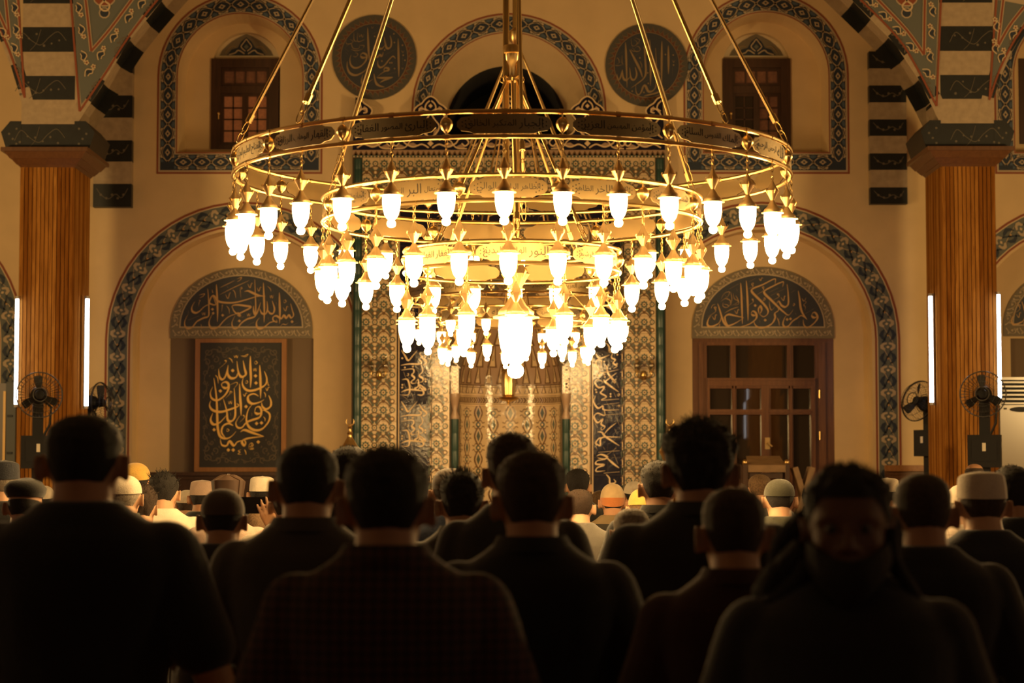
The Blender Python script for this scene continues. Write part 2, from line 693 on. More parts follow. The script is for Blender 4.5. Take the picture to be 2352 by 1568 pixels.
# --- other sides of the hall
RYB = -6.0
m2 = MB(); m2.poly([(X0, RYB, 0), (X0, WY, 0), (X0, WY, Z_TOP), (X0, RYB, Z_TOP)], 'ceiling_paint'); struct(m2.build('wall_left'))
m2 = MB(); m2.poly([(X1, RYB, 0), (X1, RYB, Z_TOP), (X1, WY, Z_TOP), (X1, WY, 0)], 'ceiling_paint'); struct(m2.build('wall_right'))
m2 = MB(); m2.poly([(X0, RYB, 0), (X0, RYB, Z_TOP), (X1, RYB, Z_TOP), (X1, RYB, 0)], 'ceiling_paint'); struct(m2.build('wall_front'))
m2 = MB(); m2.poly([(X0, RYB, 0), (X1, RYB, 0), (X1, WY + 1, 0), (X0, WY + 1, 0)], 'carpet'); struct(m2.build('floor'))
m2 = MB(); m2.poly([(X0, RYB, Z_TOP), (X0, WY, Z_TOP), (X1, WY, Z_TOP), (X1, RYB, Z_TOP)], 'ceiling_paint'); struct(m2.build('ceiling'))


# --- painted borders
def border_upper(mb, path, fn, cell=44.0, hw=17.0):
    """crossing cream vines on navy, with lenses, buds and leaves"""
    n = max(1, round(path.len / cell))
    c = path.len / n
    for k in range(n):
        s0 = k * c

        def q(u, v):
            return fn(*path.at(s0 + u * c, v * hw))
        q2 = lambda u, v: q(u, v) + Vector((0, -.003, 0))
        for fl in (1, -1):
            # vine
            pts = [(0, 0), (0.18, 0.42 * fl), (0.36, 0.66 * fl), (0.5, 0.72 * fl), (0.64, 0.66 * fl), (0.82, 0.42 * fl), (1, 0)]
            L, R = [], []
            for (u, v) in smooth_pts(pts, 3):
                L.append(q(u, v - 0.085)); R.append(q(u, v + 0.085))
            mb.grid([L, R], 'cream_dim')
            # curled leaf outside
            mb.poly([q(0.26, 0.52 * fl), q(0.20, 0.80 * fl), q(0.30, 1.0 * fl), q(0.36, 0.88 * fl), q(0.46, 0.98 * fl), q(0.54, 0.98 * fl), q(0.64, 0.88 * fl), q(0.70, 1.0 * fl), q(0.80, 0.80 * fl), q(0.74, 0.52 * fl), q(0.5, 0.76 * fl)], 'cream_dim')
            mb.poly([q2(0.34, 0.70 * fl), q2(0.5, 0.90 * fl), q2(0.66, 0.70 * fl), q2(0.5, 0.80 * fl)], 'navy_paint')
            # blue leaf in the gap
            mb.poly([q(-0.18, 0.62 * fl), q(-0.04, 0.45 * fl), q(0.12, 0.62 * fl), q(0.16, 0.85 * fl), q(0.0, 0.93 * fl), q(-0.16, 0.85 * fl)], 'blue_paint')
        mb.poly([q(0.30, 0), q(0.40, 0.16), q(0.5, 0.36), q(0.60, 0.16), q(0.70, 0), q(0.60, -0.16), q(0.5, -0.36), q(0.40, -0.16)], 'cream_dim')
        mb.poly([q2(0.42, 0), q2(0.5, 0.16), q2(0.58, 0), q2(0.5, -0.16)], 'navy_paint')
        mb.poly([q(-0.10, 0), q(0, 0.2), q(0.10, 0), q(0, -0.2)], 'cream_dim')


def border_lower(mb, path, fn, cell=54.0, hw=22.0):
    """slate border: twisted stems, navy crescents and cream bell flowers"""
    n = max(1, round(path.len / cell))
    c = path.len / n
    for k in range(n):
        s0 = k * c

        def q(u, v):
            return fn(*path.at(s0 + u * c, v * hw))
        for fl in (1, -1):
            # navy crescent
            mb.poly([q(0.02, 0.30 * fl), q(0.1, 0.66 * fl), q(0.28, 0.90 * fl), q(0.46, 0.62 * fl), q(0.55, 0.12 * fl),
                     q(0.44, 0.36 * fl), q(0.28, 0.48 * fl), q(0.14, 0.36 * fl)], 'navy_paint')
            # bell flower
            mb.poly([q(0.60, 0.1 * fl), q(0.62, 0.5 * fl), q(0.72, 0.80 * fl), q(0.86, 0.78 * fl), q(0.94, 0.42 * fl), q(1.02, 0.30 * fl),
                     q(0.86, 0.25 * fl), q(0.80, 0.45 * fl), q(0.72, 0.42 * fl), q(0.68, 0.1 * fl)], 'cream_dim')
            # stem
            pts = [(0.55, -0.35 * fl), (0.62, 0.0), (0.7, 0.35 * fl)]
            pts = [(-0.05, 0.32 * fl), (0.12, 0.12 * fl), (0.3, -0.15 * fl), (0.5, -0.38 * fl), (0.62, -0.6 * fl)]
            L, R = [], []
            for (u, v) in smooth_pts(pts, 2):
                L.append(q(u - 0.02, v - 0.07)); R.append(q(u + 0.02, v + 0.07))
            mb.grid([L, R], 'navy_paint' if fl > 0 else 'cream_dim')
        mb.poly([q(0.74, 0), q(0.80, 0.2), q(0.86, 0), q(0.80, -0.2)], 'cream_paint')
        mb.poly([q(0.20, 0), q(0.27, 0.17), q(0.36, 0), q(0.27, -0.17)], 'ochre_paint')


tn = 0
for k, (cx, cy) in enumerate(LOW):
    mb = MB()
    fa = wall_fn(WY, 800, 0.004)
    fb = wall_fn(WY, 800, 0.008)
    fc = wall_fn(WY, 800, 0.012)
    frame_band(mb, cx, cy, 316, 311, 1405, 1405, 'red_paint', fa)
    frame_band(mb, cx, cy, 311, 308.5, 1405, 1405, 'cream_paint', fa)
    frame_band(mb, cx, cy, 308.5, 265, 1405, 1405, 'slate_paint', fa)
    frame_band(mb, cx, cy, 265, 262.5, 1405, 1405, 'cream_paint', fa)
    frame_band(mb, cx, cy, 262.5, 258, 1405, 1405, 'red_paint', fa)
    pts = arch_ring(cx, cy, 287, 1180, 48)
    if k in (0, 1):
        pth = Path(pts)
    elif k == 2:
        pth = Path([p for p in pts if p[0] > cx])
    else:
        pth = Path([p for p in pts if p[0] < cx])
    border_lower(mb, pth, fc)
    tn += 1
    struct(mb.build('trim_%d' % tn), 'painted slate border of vines and bell flowers round a lower arch')
for k, (cx, cy) in enumerate(UPP):
    mb = MB()
    fa = wall_fn(WY, 250, 0.004)
    fc = wall_fn(WY, 250, 0.010)
    for R0, R1, m in ((190, 186, 'red_paint'), (186, 182, 'cream_dim'), (182, 148.5, 'navy_paint'), (148.5, 146, 'cream_dim'), (146, 143.5, 'red_paint')):
        frame_band(mb, cx, cy, R0, R1, 349 + (R0 - 143) * 1.07, 349 + (R1 - 143) * 1.07, m, fa)
    if k in (0, 1):
        border_upper(mb, Path(arch_ring(cx, cy, 165, 372, 48)), fc)
        border_upper(mb, Path([(cx - 150, 372.5), (cx + 150, 372.5)]), fc)
    elif k == 3:
        border_upper(mb, Path([(cx - 165, 380), (cx - 165, 100)]), fc)
        border_upper(mb, Path([(cx - 150, 372.5), (cx + 20, 372.5)]), fc)
    tn += 1
    struct(mb.build('trim_%d' % tn), 'painted navy border of crossing vines round an upper window')
mb = MB()
fa = wall_fn(WY, 250, 0.004)
fc = wall_fn(WY, 250, 0.010)
for R0, R1, m in ((224, 220, 'red_paint'), (220, 216, 'cream_dim'), (216, 183.5, 'navy_paint'), (183.5, 180.5, 'cream_dim'), (180.5, 178.3, 'red_paint')):
    frame_band(mb, 1169, 254, R0, R1, 340, 340, m, fa)
border_upper(mb, Path(arch_ring(1169, 254, 200, 330, 48)), fc, hw=16)
tn += 1
struct(mb.build('trim_%d' % tn), 'painted navy border round the dark lunette above the prayer niche')


# --- painted little tympanum above each upper window
def small_tympanum(cx, k):
    mb = MB()
    nY = WY + 0.54
    fa, fb, fc = wall_fn(nY, 250, 0.004), wall_fn(nY, 250, 0.008), wall_fn(nY, 250, 0.012)
    out = [(cx - 62, 128), (cx - 56, 116), (cx - 44, 104), (cx - 32, 94), (cx - 14, 84), (cx, 78),
           (cx + 14, 84), (cx + 32, 94), (cx + 44, 104), (cx + 56, 116), (cx + 62, 128)]
    mb.poly([fa(*p) for p in out], 'grey_paint')
    mb.poly([fb(*p) for p in ((cx - 44, 127), (cx - 34, 114), (cx - 20, 110), (cx - 12, 96), (cx, 86), (cx + 12, 96), (cx + 20, 110), (cx + 34, 114), (cx + 44, 127))], 'navy_paint')
    for s in (-1, 1):
        pen(mb, [(cx + 4 * s, 124), (cx + 18 * s, 116), (cx + 26 * s, 122), (cx + 40 * s, 126)], 3, 'cream_dim', fc)
        pen(mb, [(cx + 2 * s, 118), (cx + 12 * s, 108), (cx + 6 * s, 98), (cx, 90)], 2.4, 'cream_dim', fc)
        pen(mb, [(cx + 24 * s, 108), (cx + 36 * s, 108), (cx + 48 * s, 122)], 2.2, 'umber_paint', fc)
    diamond(mb, (cx, 108), 6, 'slate_paint', fc)
    global tn
    tn += 1
    struct(mb.build('trim_%d' % tn), 'small painted tympanum above an upper window')


small_tympanum(565, 0)
small_tympanum(1738, 1)


# --- upper windows (dark wooden casements in the niches)
def upper_window(n, x0, x1, y0, y1, lit):
    nY = WY + 0.50
    fn = wall_fn(nY, 250)
    root = MB()

    def bar(mbx, xa, xb, ya, yb, d0, d1, m):
        a, b = fn(xa, yb), fn(xb, ya)
        mbx.box((a.x, nY + d0, a.z), (b.x, nY + d1, b.z), m)
    w = x1 - x0
    # frame
    bar(root, x0, x0 + 22, y0, y1, -0.10, 0.03, 'dark_wood')
    bar(root, x1 - 22, x1, y0, y1, -0.10, 0.03, 'dark_wood')
    bar(root, x0 + 22, x1 - 22, y0, y0 + 20, -0.10, 0.03, 'dark_wood')
    bar(root, x0 + 22, x1 - 22, y1 - 10, y1, -0.10, 0.03, 'dark_wood')
    bar(root, x0 + 22, x1 - 22, y0 + 62, y0 + 78, -0.08, 0.03, 'dark_wood')
    fr = struct(root.build('window_%d' % n), 'dark wooden window high in the wall')
    ix0, ix1 = x0 + 22, x1 - 22
    mid = (ix0 + ix1) / 2
    # transom light
    cs = [(ix0, ix1, y0 + 20, y0 + 62, 4, 1, 'window_transom'), (ix0, mid, y0 + 78, y1 - 10, 2, 4, 'window_casement'), (mid, ix1, y0 + 78, y1 - 10, 2, 4, 'window_casement')]
    for i, (a, b, c, d, nx, ny, nm) in enumerate(cs):
        s = MB()
        t = 7
        bar(s, a, a + t, c, d, -0.06, 0.0, 'dark_wood')
        bar(s, b - t, b, c, d, -0.06, 0.0, 'dark_wood')
        bar(s, a + t, b - t, c, c + t, -0.06, 0.0, 'dark_wood')
        bar(s, a + t, b - t, d - t, d, -0.06, 0.0, 'dark_wood')
        for k in range(1, nx):
            x = a + t + (b - a - 2 * t) * k / nx
            bar(s, x - 1.6, x + 1.6, c + t, d - t, -0.045, -0.01, 'dark_wood')
        for k in range(1, ny):
            y = c + t + (d - c - 2 * t) * k / ny
            bar(s, a + t, b - t, y - 1.6, y + 1.6, -0.045, -0.01, 'dark_wood')
        so = s.build(nm, fr)
        p = MB()
        bar(p, a + t, b - t, c + t, d - t, -0.028, -0.02, lit[i])
        p.build('pane', so)
    h = MB()
    p = fn(x0 + 18, y0 + 126)
    h.ball((p.x, nY - 0.11, p.z), 0.02, 'brass', 8, 6)
    h.tube([(p.x, nY - 0.115, p.z), (p.x, nY - 0.115, p.z - 0.07)], 0.008, 'brass', 6)
    h.build('handle', fr, 40)


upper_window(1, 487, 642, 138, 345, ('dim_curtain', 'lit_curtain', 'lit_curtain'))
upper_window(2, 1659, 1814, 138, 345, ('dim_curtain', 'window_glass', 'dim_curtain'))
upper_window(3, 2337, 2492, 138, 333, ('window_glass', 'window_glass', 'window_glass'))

# --- door on the right: wide casing, stiles, rails and dark panes that mirror the tubes
fd = wall_fn(RY, 900)
dY = RY + 0.02


def dbar(mbx, xa, xb, ya, yb, d0, d1, m='door_wood'):
    a, b = fd(xa, yb), fd(xb, ya)
    mbx.box((a.x, dY + d0, a.z), (b.x, dY + d1, b.z), m)


root = MB()
for xa, xb, d in ((1590, 1606, 0.0), (1606, 1616, -0.03), (1616, 1624, -0.01), (1872, 1880, -0.01), (1880, 1896, -0.03), (1896, 1916, 0.0)):
    dbar(root, xa, xb, 786, 1406, d, 0.15)
dbar(root, 1590, 1916, 777, 786, -0.01, 0.15)
dbar(root, 1624, 1872, 786, 793, -0.03, 0.15)
door = struct(root.build('door_1'), 'brown wooden double door with dark glass panes')
# upper light
s = MB()
dbar(s, 1624, 1872, 868, 886, -0.06, 0.12)
dbar(s, 1626, 1870, 871, 874, -0.075, -0.06)
dbar(s, 1678, 1690, 793, 868, -0.04, 0.1)
dbar(s, 1808, 1822, 793, 868, -0.04, 0.1)
dbar(s, 1813, 1817, 793, 868, -0.055, -0.04)
so = s.build('door_transom', door)
p = MB()
dbar(p, 1624, 1872, 793, 868, 0.03, 0.04, 'window_glass')
p.build('pane', so)
for side, (a, b) in enumerate(((1624, 1760), (1760, 1872))):
    s = MB()
    w0 = 12 if side == 0 else 10
    dbar(s, a, a + 6, 886, 1406, -0.05, 0.1)
    dbar(s, b - w0, b, 886, 1406, -0.05, 0.1)
    if side == 1:
        dbar(s, a + 6, a + 10, 886, 1406, -0.03, 0.1)
    xm = 1686 if side == 0 else 1816
    dbar(s, xm - 5, xm + 5, 886, 1150, -0.04, 0.1)
    dbar(s, xm - 2, xm + 2, 886, 1150, -0.055, -0.04)
    dbar(s, a + 6, b - w0, 940, 952, -0.05, 0.1)
    dbar(s, a + 6, b - w0, 944, 948, -0.065, -0.05)
    dbar(s, a + 6, b - w0, 886, 892, -0.04, 0.1)
    dbar(s, a + 6, b - w0, 1100, 1406, -0.02, 0.1)
    so = s.build('door_leaf', door)
    # each pane set a little out of true, as old panes are
    p = MB()
    for i, (xa, xb) in enumerate(((a + 6, xm - 5), (xm + 5, b - w0))):
        for j, (ya, yb) in enumerate(((892, 940), (952, 1100))):
            A, B = fd(xa, yb), fd(xb, ya)
            r = random.Random(side * 10 + i * 3 + j)
            e = [0.03 + r.uniform(-1, 1) * 0.0005 for _ in range(4)]
            p.poly([(A.x, dY + e[0], A.z), (B.x, dY + e[1], A.z), (B.x, dY + e[2], B.z), (A.x, dY + e[3], B.z)], 'window_glass')
    p.build('pane', so)
h = MB()
p = fd(1761, 1020)
h.box((p.x - 0.03, dY - 0.075, p.z - 0.06), (p.x + 0.03, dY - 0.05, p.z + 0.08), 'brass')
h.tube([(p.x - 0.005, dY - 0.075, p.z + 0.02), (p.x - 0.005, dY - 0.13, p.z + 0.02), (p.x + 0.05, dY - 0.13, p.z - 0.03)], 0.012, 'brass', 8)
h.build('handle', door, 40)
h = MB()
for y in (905, 1000):
    a = fd(1882, y)
    h.tube([(a.x, dY - 0.04, a.z - 0.05), (a.x, dY - 0.04, a.z + 0.05)], 0.012, 'brass', 8)
h.build('hinge', door, 40)

# --- ledge mouldings at the foot of the wall
mb = MB()
for (xa, xb) in ((2028, 2170),):
    for (ya, yb, d) in ((1068, 1076, 0.06), (1076, 1082, 0.10), (1082, 1090, 0.05), (1090, 1407, 0.03)):
        a, b = f26(xa, yb), f26(xb, ya)
        mb.box((a.x, WY - d, a.z), (b.x, WY, b.z), 'cornice_wood' if ya > 1076 else 'frame_wood')
tn += 1
struct(mb.build('trim_%d' % tn), 'wooden dado moulding on the wall')
mb = MB()
for (ya, yb, d) in ((1084, 1092, 0.30), (1092, 1100, 0.26), (1100, 1407, 0.24)):
    a, b = wall_fn(RY, 1080)(330, yb), wall_fn(RY, 1080)(790, ya)
    mb.box((a.x, RY - d, a.z), (b.x, RY, b.z), 'dark_wood')
tn += 1
struct(mb.build('trim_%d' % tn), 'dark wooden ledge under the curtained window')

# --- banded stone pilasters on the wall
for name, x0, x1, ys in (('left', 215, 303, (118, 168, 219, 270, 322, 371, 422, 475)),
                         ('right', 1998, 2083, (118, 157, 196, 235, 274, 312, 352, 390, 430, 468))):
    mb = MB()
    fnp = wall_fn(WY - 0.12, 330)
    for i in range(len(ys) - 1):
        dark = (len(ys) - 2 - i) % 2 == 0
        a, b = fnp(x0, ys[i + 1]), fnp(x1, ys[i])
        mb.box((a.x, WY - 0.12, a.z), (b.x, WY, b.z), 'stone_dark' if dark else 'stone_light')
        if dark:
            fv = wall_fn(WY - 0.12, 330, 0.003)
            yc = (ys[i] + ys[i + 1]) / 2
            h = (ys[i + 1] - ys[i]) / 2
            pen(mb, [(x0 + 8, yc - h * .6), (x0 + 20, yc), (x0 + 36, yc + h * .3), (x0 + 52, yc - h * .1), (x0 + 66, yc + h * .2), (x1 - 8, yc - h * .6)], 1.6, 'stone_vein', fv)
            for q in range(5):
                disc(mb, (x0 + 18 + q * 13, yc + h * (0.25 if q % 2 else -0.05)), 3.0, 'stone_vein', fv, 8)
    tn += 1
    struct(mb.build('trim_%d' % tn), 'banded dark and pale stone pilaster on the wall')
# ================================================================ wood-clad columns, piers, arches
CY = 23.5            # front of the columns
CD = 0.90            # their depth


def col_fn(Y, yref, off=0.0):
    return wall_fn(Y, yref, off)


def vein_block(mb, x0, x1, y0, y1, fn, seed):
    r = random.Random(seed)
    yc, h = (y0 + y1) / 2, (y1 - y0) / 2
    w = x1 - x0
    pen(mb, [(x0 + w * .04, yc + h * .3), (x0 + w * .16, yc - h * .5), (x0 + w * .33, yc + h * .1), (x0 + w * .5, yc + h * .45), (x0 + w * .66, yc - h * .2),
             (x0 + w * .82, yc - h * .6), (x0 + w * .97, yc + h * .1)], 1.5, 'stone_vein', fn)
    pen(mb, [(x0 + w * .3, yc + h * .9), (x0 + w * .42, yc + h * .3), (x0 + w * .5, yc - h * .8)], 1.2, 'stone_vein', fn)
    for k in range(6):
        disc(mb, (x0 + w * (0.14 + 0.14 * k), yc + h * r.uniform(-.5, .6)), r.uniform(2.2, 3.4), 'stone_vein', fn, 7)


def column(xa, xb, side, cap_y, label, pier_bot, pier_top):
    """front face xa..xb (pixels); side = +1 when its inner face looks right"""
    fn = col_fn(CY, 700)
    A, B = fn(xa, 1400), fn(xb, cap_y)
    x0, x1 = A.x, B.x
    zt = B.z
    mb = MB()
    mb.box((x0 + .012, CY + .012, 0), (x1 - .012, CY + CD - .012, zt), 'cornice_wood')
    # tongue-and-groove slats on all four faces
    n = 13
    w = (x1 - x0) / n
    for k in range(n):
        for (ya, yb) in ((CY - 0.004, CY + .012), (CY + CD - .012, CY + CD + .004)):
            mb.box((x0 + k * w + .004, ya, 0), (x0 + (k + 1) * w - .004, yb, zt), 'clad_wood')
    n2 = 20
    w2 = CD / n2
    for k in range(n2):
        for (xa_, xb_) in ((x0 - .004, x0 + .012), (x1 - .012, x1 + .004)):
            mb.box((xa_, CY + k * w2 + .004, 0), (xb_, CY + (k + 1) * w2 - .004, zt), 'clad_wood')
    root = mb.build('column')
    struct(root, label)
    # cornice
    cm = MB()
    for (e, ya, yb) in ((0.03, 390, 378), (0.09, 378, 366), (0.15, 366, 352), (0.18, 352, 343)):
        za, zb = fn(0, ya + cap_y - 366).z, fn(0, yb + cap_y - 366).z
        e0 = e - 0.05 if e < 0.18 else e
        cm.grid([[(x0 - e0, CY - e0, za), (x1 + e0, CY - e0, za), (x1 + e0, CY + CD + e0, za), (x0 - e0, CY + CD + e0, za)],
                 [(x0 - e, CY - e, zb), (x1 + e, CY - e, zb), (x1 + e, CY + CD + e, zb), (x0 - e, CY + CD + e, zb)]], 'cornice_wood', close_u=True)
        cm.poly([(x0 - e, CY - e, zb), (x1 + e, CY - e, zb), (x1 + e, CY + CD + e, zb), (x0 - e, CY + CD + e, zb)], 'cornice_wood')
        cm.poly([(x0 - e0, CY - e0, za), (x1 + e0, CY - e0, za), (x1 + e0, CY + CD + e0, za), (x0 - e0, CY + CD + e0, za)], 'cornice_wood')
    cm.build('cornice', root)
    # pier of alternating bands
    pm = MB()
    z_c = fn(0, cap_y - 23).z
    ys = [cap_y - 23, cap_y - 81, cap_y - 137, cap_y - 192, cap_y - 247, cap_y - 304, cap_y - 358, cap_y - 413, cap_y - 470, cap_y - 527]
    for i in range(len(ys) - 1):
        m = 'stone_dark' if i % 2 == 0 else 'stone_light'
        za, zb = fn(0, ys[i]).z, fn(0, ys[i + 1]).z
        t = (cap_y - ys[i]) / (cap_y + 0.0)
        e = 0.0
        pm.box((x0 + e, CY + 0.0, za), (x1 - e, CY + CD, zb), m)
        if i % 2 == 0 and i < 7:
            fv = col_fn(CY, 200, 0.004)
            px0 = 1176 + x0 * F / CY * 1.008
            px1 = 1176 + x1 * F / CY * 1.008
            vein_block(pm, px0, px1, ys[i + 1], ys[i], fv, i)
    # flared dark springer
    za, zb = fn(0, cap_y - 23).z, fn(0, cap_y - 88).z
    for s in (-1, 1):
        xs = x0 if s < 0 else x1
        pm.grid([[(xs, CY - .003, za), (xs + s * .16, CY - .003, za), (xs + s * .22, CY - .003, zb - .12), (xs + s * .12, CY - .003, zb), (xs, CY - .003, zb)],
                 [(xs, CY + CD, za), (xs + s * .16, CY + CD, za), (xs + s * .22, CY + CD, zb - .12), (xs + s * .12, CY + CD, zb), (xs, CY + CD, zb)]], 'stone_dark', close_u=True)
        pm.poly([(xs, CY - .003, za), (xs + s * .16, CY - .003, za), (xs + s * .22, CY - .003, zb - .12), (xs + s * .12, CY - .003, zb), (xs, CY - .003, zb)], 'stone_dark')
        for k in range(4):
            cxp = xs + s * (.05 + .04 * (k % 3))
            zz = za + .06 + .055 * k
            pm.poly([(cxp + .013 * cos(a), CY - .006, zz + .013 * sin(a)) for a in (2 * pi * j / 8 for j in range(8))], 'stone_vein')
    pm.build('pier', root)
    return root, x0, x1


def arch_arm(root, edge, name, sgn, first_dark=False, vis=True):
    """voussoirs of an arch springing from the pier: edge = points of the spandrel line (pixels),
    sgn = side on which the blocks hang"""
    pth = Path(smooth_pts(edge, 8))
    mb = MB()
    fn = lambda x, y: W(x, y, CY)
    L = 58.0
    n = int(pth.len / L)
    for k in range(n):
        dark = (k % 2 == 0) == first_dark
        s0, s1 = k * L, (k + 1) * L
        c = [pth.at(s0, 0), pth.at(s1, 0), pth.at(s1, 27 * sgn), pth.at(s0, 27 * sgn)]
        P = [fn(*q) for q in c]
        Q = [Vector((p.x, CY + 0.82, p.z)) for p in P]
        m1 = 'stone_dark' if dark else 'stone_light'
        m2 = 'stone_dark' if dark else 'stone_lit'
        for p in P:
            p.y -= 0.002
        mb.poly(P, m1)
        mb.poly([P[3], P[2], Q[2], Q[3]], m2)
        mb.poly([Q[0], Q[1], Q[2], Q[3]], m1)
        if dark:
            f2 = lambda u, v: Vector((0, -0.004, 0)) + fn(*pth.at(s0 + u * L, v * 24 * sgn))
            pen(mb, [(.08, .2), (.3, .7), (.5, .35), (.7, .8), (.95, .3)], .07, 'stone_vein', f2, n=3)
            for u, v in ((.3, .45), (.55, .75), (.72, .5)):
                disc(mb, (u, v), .05, 'stone_vein', f2, 7, ry=.12)
    mb.build(name, root)


def spandrel(root, tri, red1, field, red2, inner, flowers, medallion=None):
    mb = MB()
    f0 = lambda x, y: W(x, y, CY) + Vector((0, 0.001, 0))
    f1 = lambda x, y: W(x, y, CY) + Vector((0, -0.004, 0))
    f2 = lambda x, y: W(x, y, CY) + Vector((0, -0.008, 0))
    f3 = lambda x, y: W(x, y, CY) + Vector((0, -0.012, 0))
    mb.poly([f0(*p) for p in tri], 'cream_dim')
    mb.poly([f1(*p) for p in field], 'slate_paint')
    for line in red1:
        pen(mb, line, 4.5, 'red_paint', f2, n=4)
    for line in red2:
        pen(mb, line, 9, 'cream_dim', f2, n=4)
        pen(mb, line, 4.5, 'red_paint', f3, n=4)
    if inner:
        mb.poly([f2(*p) for p in inner], 'slate_paint')
    for (x, y, a) in flowers:
        ca, sa = cos(a), sin(a)
        q = lambda u, v: f2(x + u * ca - v * sa, y + u * sa + v * ca)
        q3 = lambda u, v: f3(x + u * ca - v * sa, y + u * sa + v * ca)
        mb.poly([q(-9, 5), q(-4, -7), q(2, -4), q(8, -1), q(3, 5), q(-3, 3)], 'navy_paint')
        pen(mb, [(-14, 4), (-7, -5), (0, -7), (6, -2), (13, 3)], 2.4, 'cream_paint', q3, n=3)
        pen(mb, [(-8, 7), (-2, 5), (5, 7), (9, 2)], 2.0, 'cream_paint', q3, n=3)
        for k in range(5):
            t = 2 * pi * k / 5
            disc(mb, (15 + 4 * cos(t), -4 + 4 * sin(t)), 2.3, 'cream_paint', q3, 6)
        disc(mb, (15, -4), 2.0, 'red_paint', q3, 6)
    if medallion:
        x, y = medallion
        disc(mb, (x, y - 8), 26, 'cream_dim', f2, 14, ry=20)
        disc(mb, (x, y - 8), 23, 'red_paint', f3, 14, ry=17)
        f4 = lambda a, b: W(a, b, CY) + Vector((0, -0.016, 0))
        pen(mb, [(x - 8, y - 14), (x, y - 24), (x + 8, y - 12), (x, y - 2), (x - 10, y + 10), (x - 4, y + 20), (x + 8, y + 20), (x + 12, y + 8), (x, y - 2), (x - 8, y - 14)], 4, 'cream_paint', f4)
        disc(mb, (x, y + 26), 13, 'cream_dim', f2, 10)
        disc(mb, (x, y + 26), 10, 'navy_paint', f3, 10)
    mb.build('spandrel', root)


# left column
cl, lx0, lx1 = column(43, 166, 1, 366, 'wood-clad column on the left under a banded stone pier', None, None)
arch_arm(cl, [(176, 282), (233, 200), (290, 103), (373, 0), (440, -72), (540, -160)], 'arch', 1)
arch_arm(cl, [(56, 262), (44, 215), (28, 160), (6, 105), (-24, 40), (-70, -30), (-140, -110)], 'arch', -1)
spandrel(cl, [(150, -120), (148, 0), (166, 280), (178, 282), (233, 200), (290, 103), (373, 0), (470, -110)],
         [[(160, -60), (163, 0), (173, 130), (183, 256)], [(183, 256), (240, 172), (295, 86), (362, 0), (420, -60)]],
         [(165, -60), (168, 0), (176, 130), (187, 240), (240, 165), (292, 82), (352, 0), (400, -60)],
         [[(190, -40), (197, 0), (210, 118)], [(210, 118), (255, 65), (303, 0), (335, -40)]],
         [(203, -40), (206, 0), (215, 100), (255, 50), (292, 0), (320, -40)],
         [(182, 20, 1.5), (188, 70, 1.5), (193, 130, 1.4), (205, 165, -0.6), (232, 125, -0.9), (262, 85, -0.9), (296, 40, -0.9), (326, 8, -0.9)], (240, 4))
spandrel(cl, [(30, -120), (46, 0), (58, 262), (44, 215), (28, 160), (6, 105), (-24, 40), (-70, -30), (-100, -120)],
         [[(38, -60), (42, 0), (57, 225)], [(57, 225), (40, 170), (18, 108), (-10, 50), (-50, -20)]],
         [(20, -60), (36, 0), (53, 205), (42, 160), (22, 100), (-6, 44), (-40, -20)],
         [[(12, -20), (22, 86)], [(22, 86), (4, 44), (-14, 4)]], None,
         [(35, 20, 1.5), (38, 70, 1.5), (34, 112, 1.3), (8, 75, 1.1)])
# right column
cr, rx0, rx1 = column(2166, 2289, -1, 364, 'wood-clad column on the right under a banded stone pier', None, None)
arch_arm(cr, [(2160, 280), (2118, 196), (2058, 104), (1956, 0), (1890, -62), (1800, -140)], 'arch', -1)
arch_arm(cr, [(2268, 282), (2290, 200), (2318, 130), (2352, 72), (2400, 10), (2460, -60), (2540, -140)], 'arch', 1)
spandrel(cr, [(2178, -120), (2176, 0), (2166, 282), (2158, 280), (2118, 196), (2058, 104), (1956, 0), (1850, -110)],
         [[(2164, -60), (2161, 0), (2156, 120), (2151, 244)], [(2151, 244), (2108, 160), (2060, 85), (1968, -8), (1910, -60)]],
         [(2157, -60), (2155, 0), (2151, 120), (2147, 226), (2106, 150), (2058, 78), (1975, -8), (1930, -60)],
         [[(2128, -40), (2124, 0), (2122, 126)], [(2122, 126), (2082, 70), (2016, 0), (1980, -40)]],
         [(2118, -40), (2115, 0), (2114, 104), (2082, 60), (2028, 0), (1996, -40)],
         [(2142, 25, -1.6), (2140, 75, -1.6), (2136, 130, -1.6), (2130, 168, 0.9), (2092, 108, 0.9), (2062, 70, 0.8), (2030, 36, 0.8), (1998, 4, 0.8)], (2082, 4))
spandrel(cr, [(2284, -120), (2278, 0), (2265, 282), (2290, 200), (2318, 130), (2352, 72), (2400, 10), (2460, -60), (2500, -120)],
         [[(2288, 0), (2272, 230)], [(2272, 230), (2296, 160), (2330, 92), (2380, 20)]],
         [(2292, 0), (2276, 205), (2298, 146), (2330, 82), (2376, 16)],
         [[(2304, 0), (2291, 108)], [(2291, 108), (2318, 60), (2352, 16)]], None,
         [(2289, 60, -1.6), (2286, 110, -1.5), (2300, 130, -1.0), (2326, 78, -0.9)])
# two more columns of the same rows nearer the camera, beside the frame (the door glass mirrors their tubes)
SIDE_COLS = []
for sx in (-1, 1):
    mb = MB()
    xc = sx * 4.95
    mb.box((xc - .3, 10.0, 0), (xc + .3, 10.6, 7.0), 'clad_wood')
    SIDE_COLS.append(struct(mb.build('column'), 'wood-clad column nearer the camera, beside the frame'))


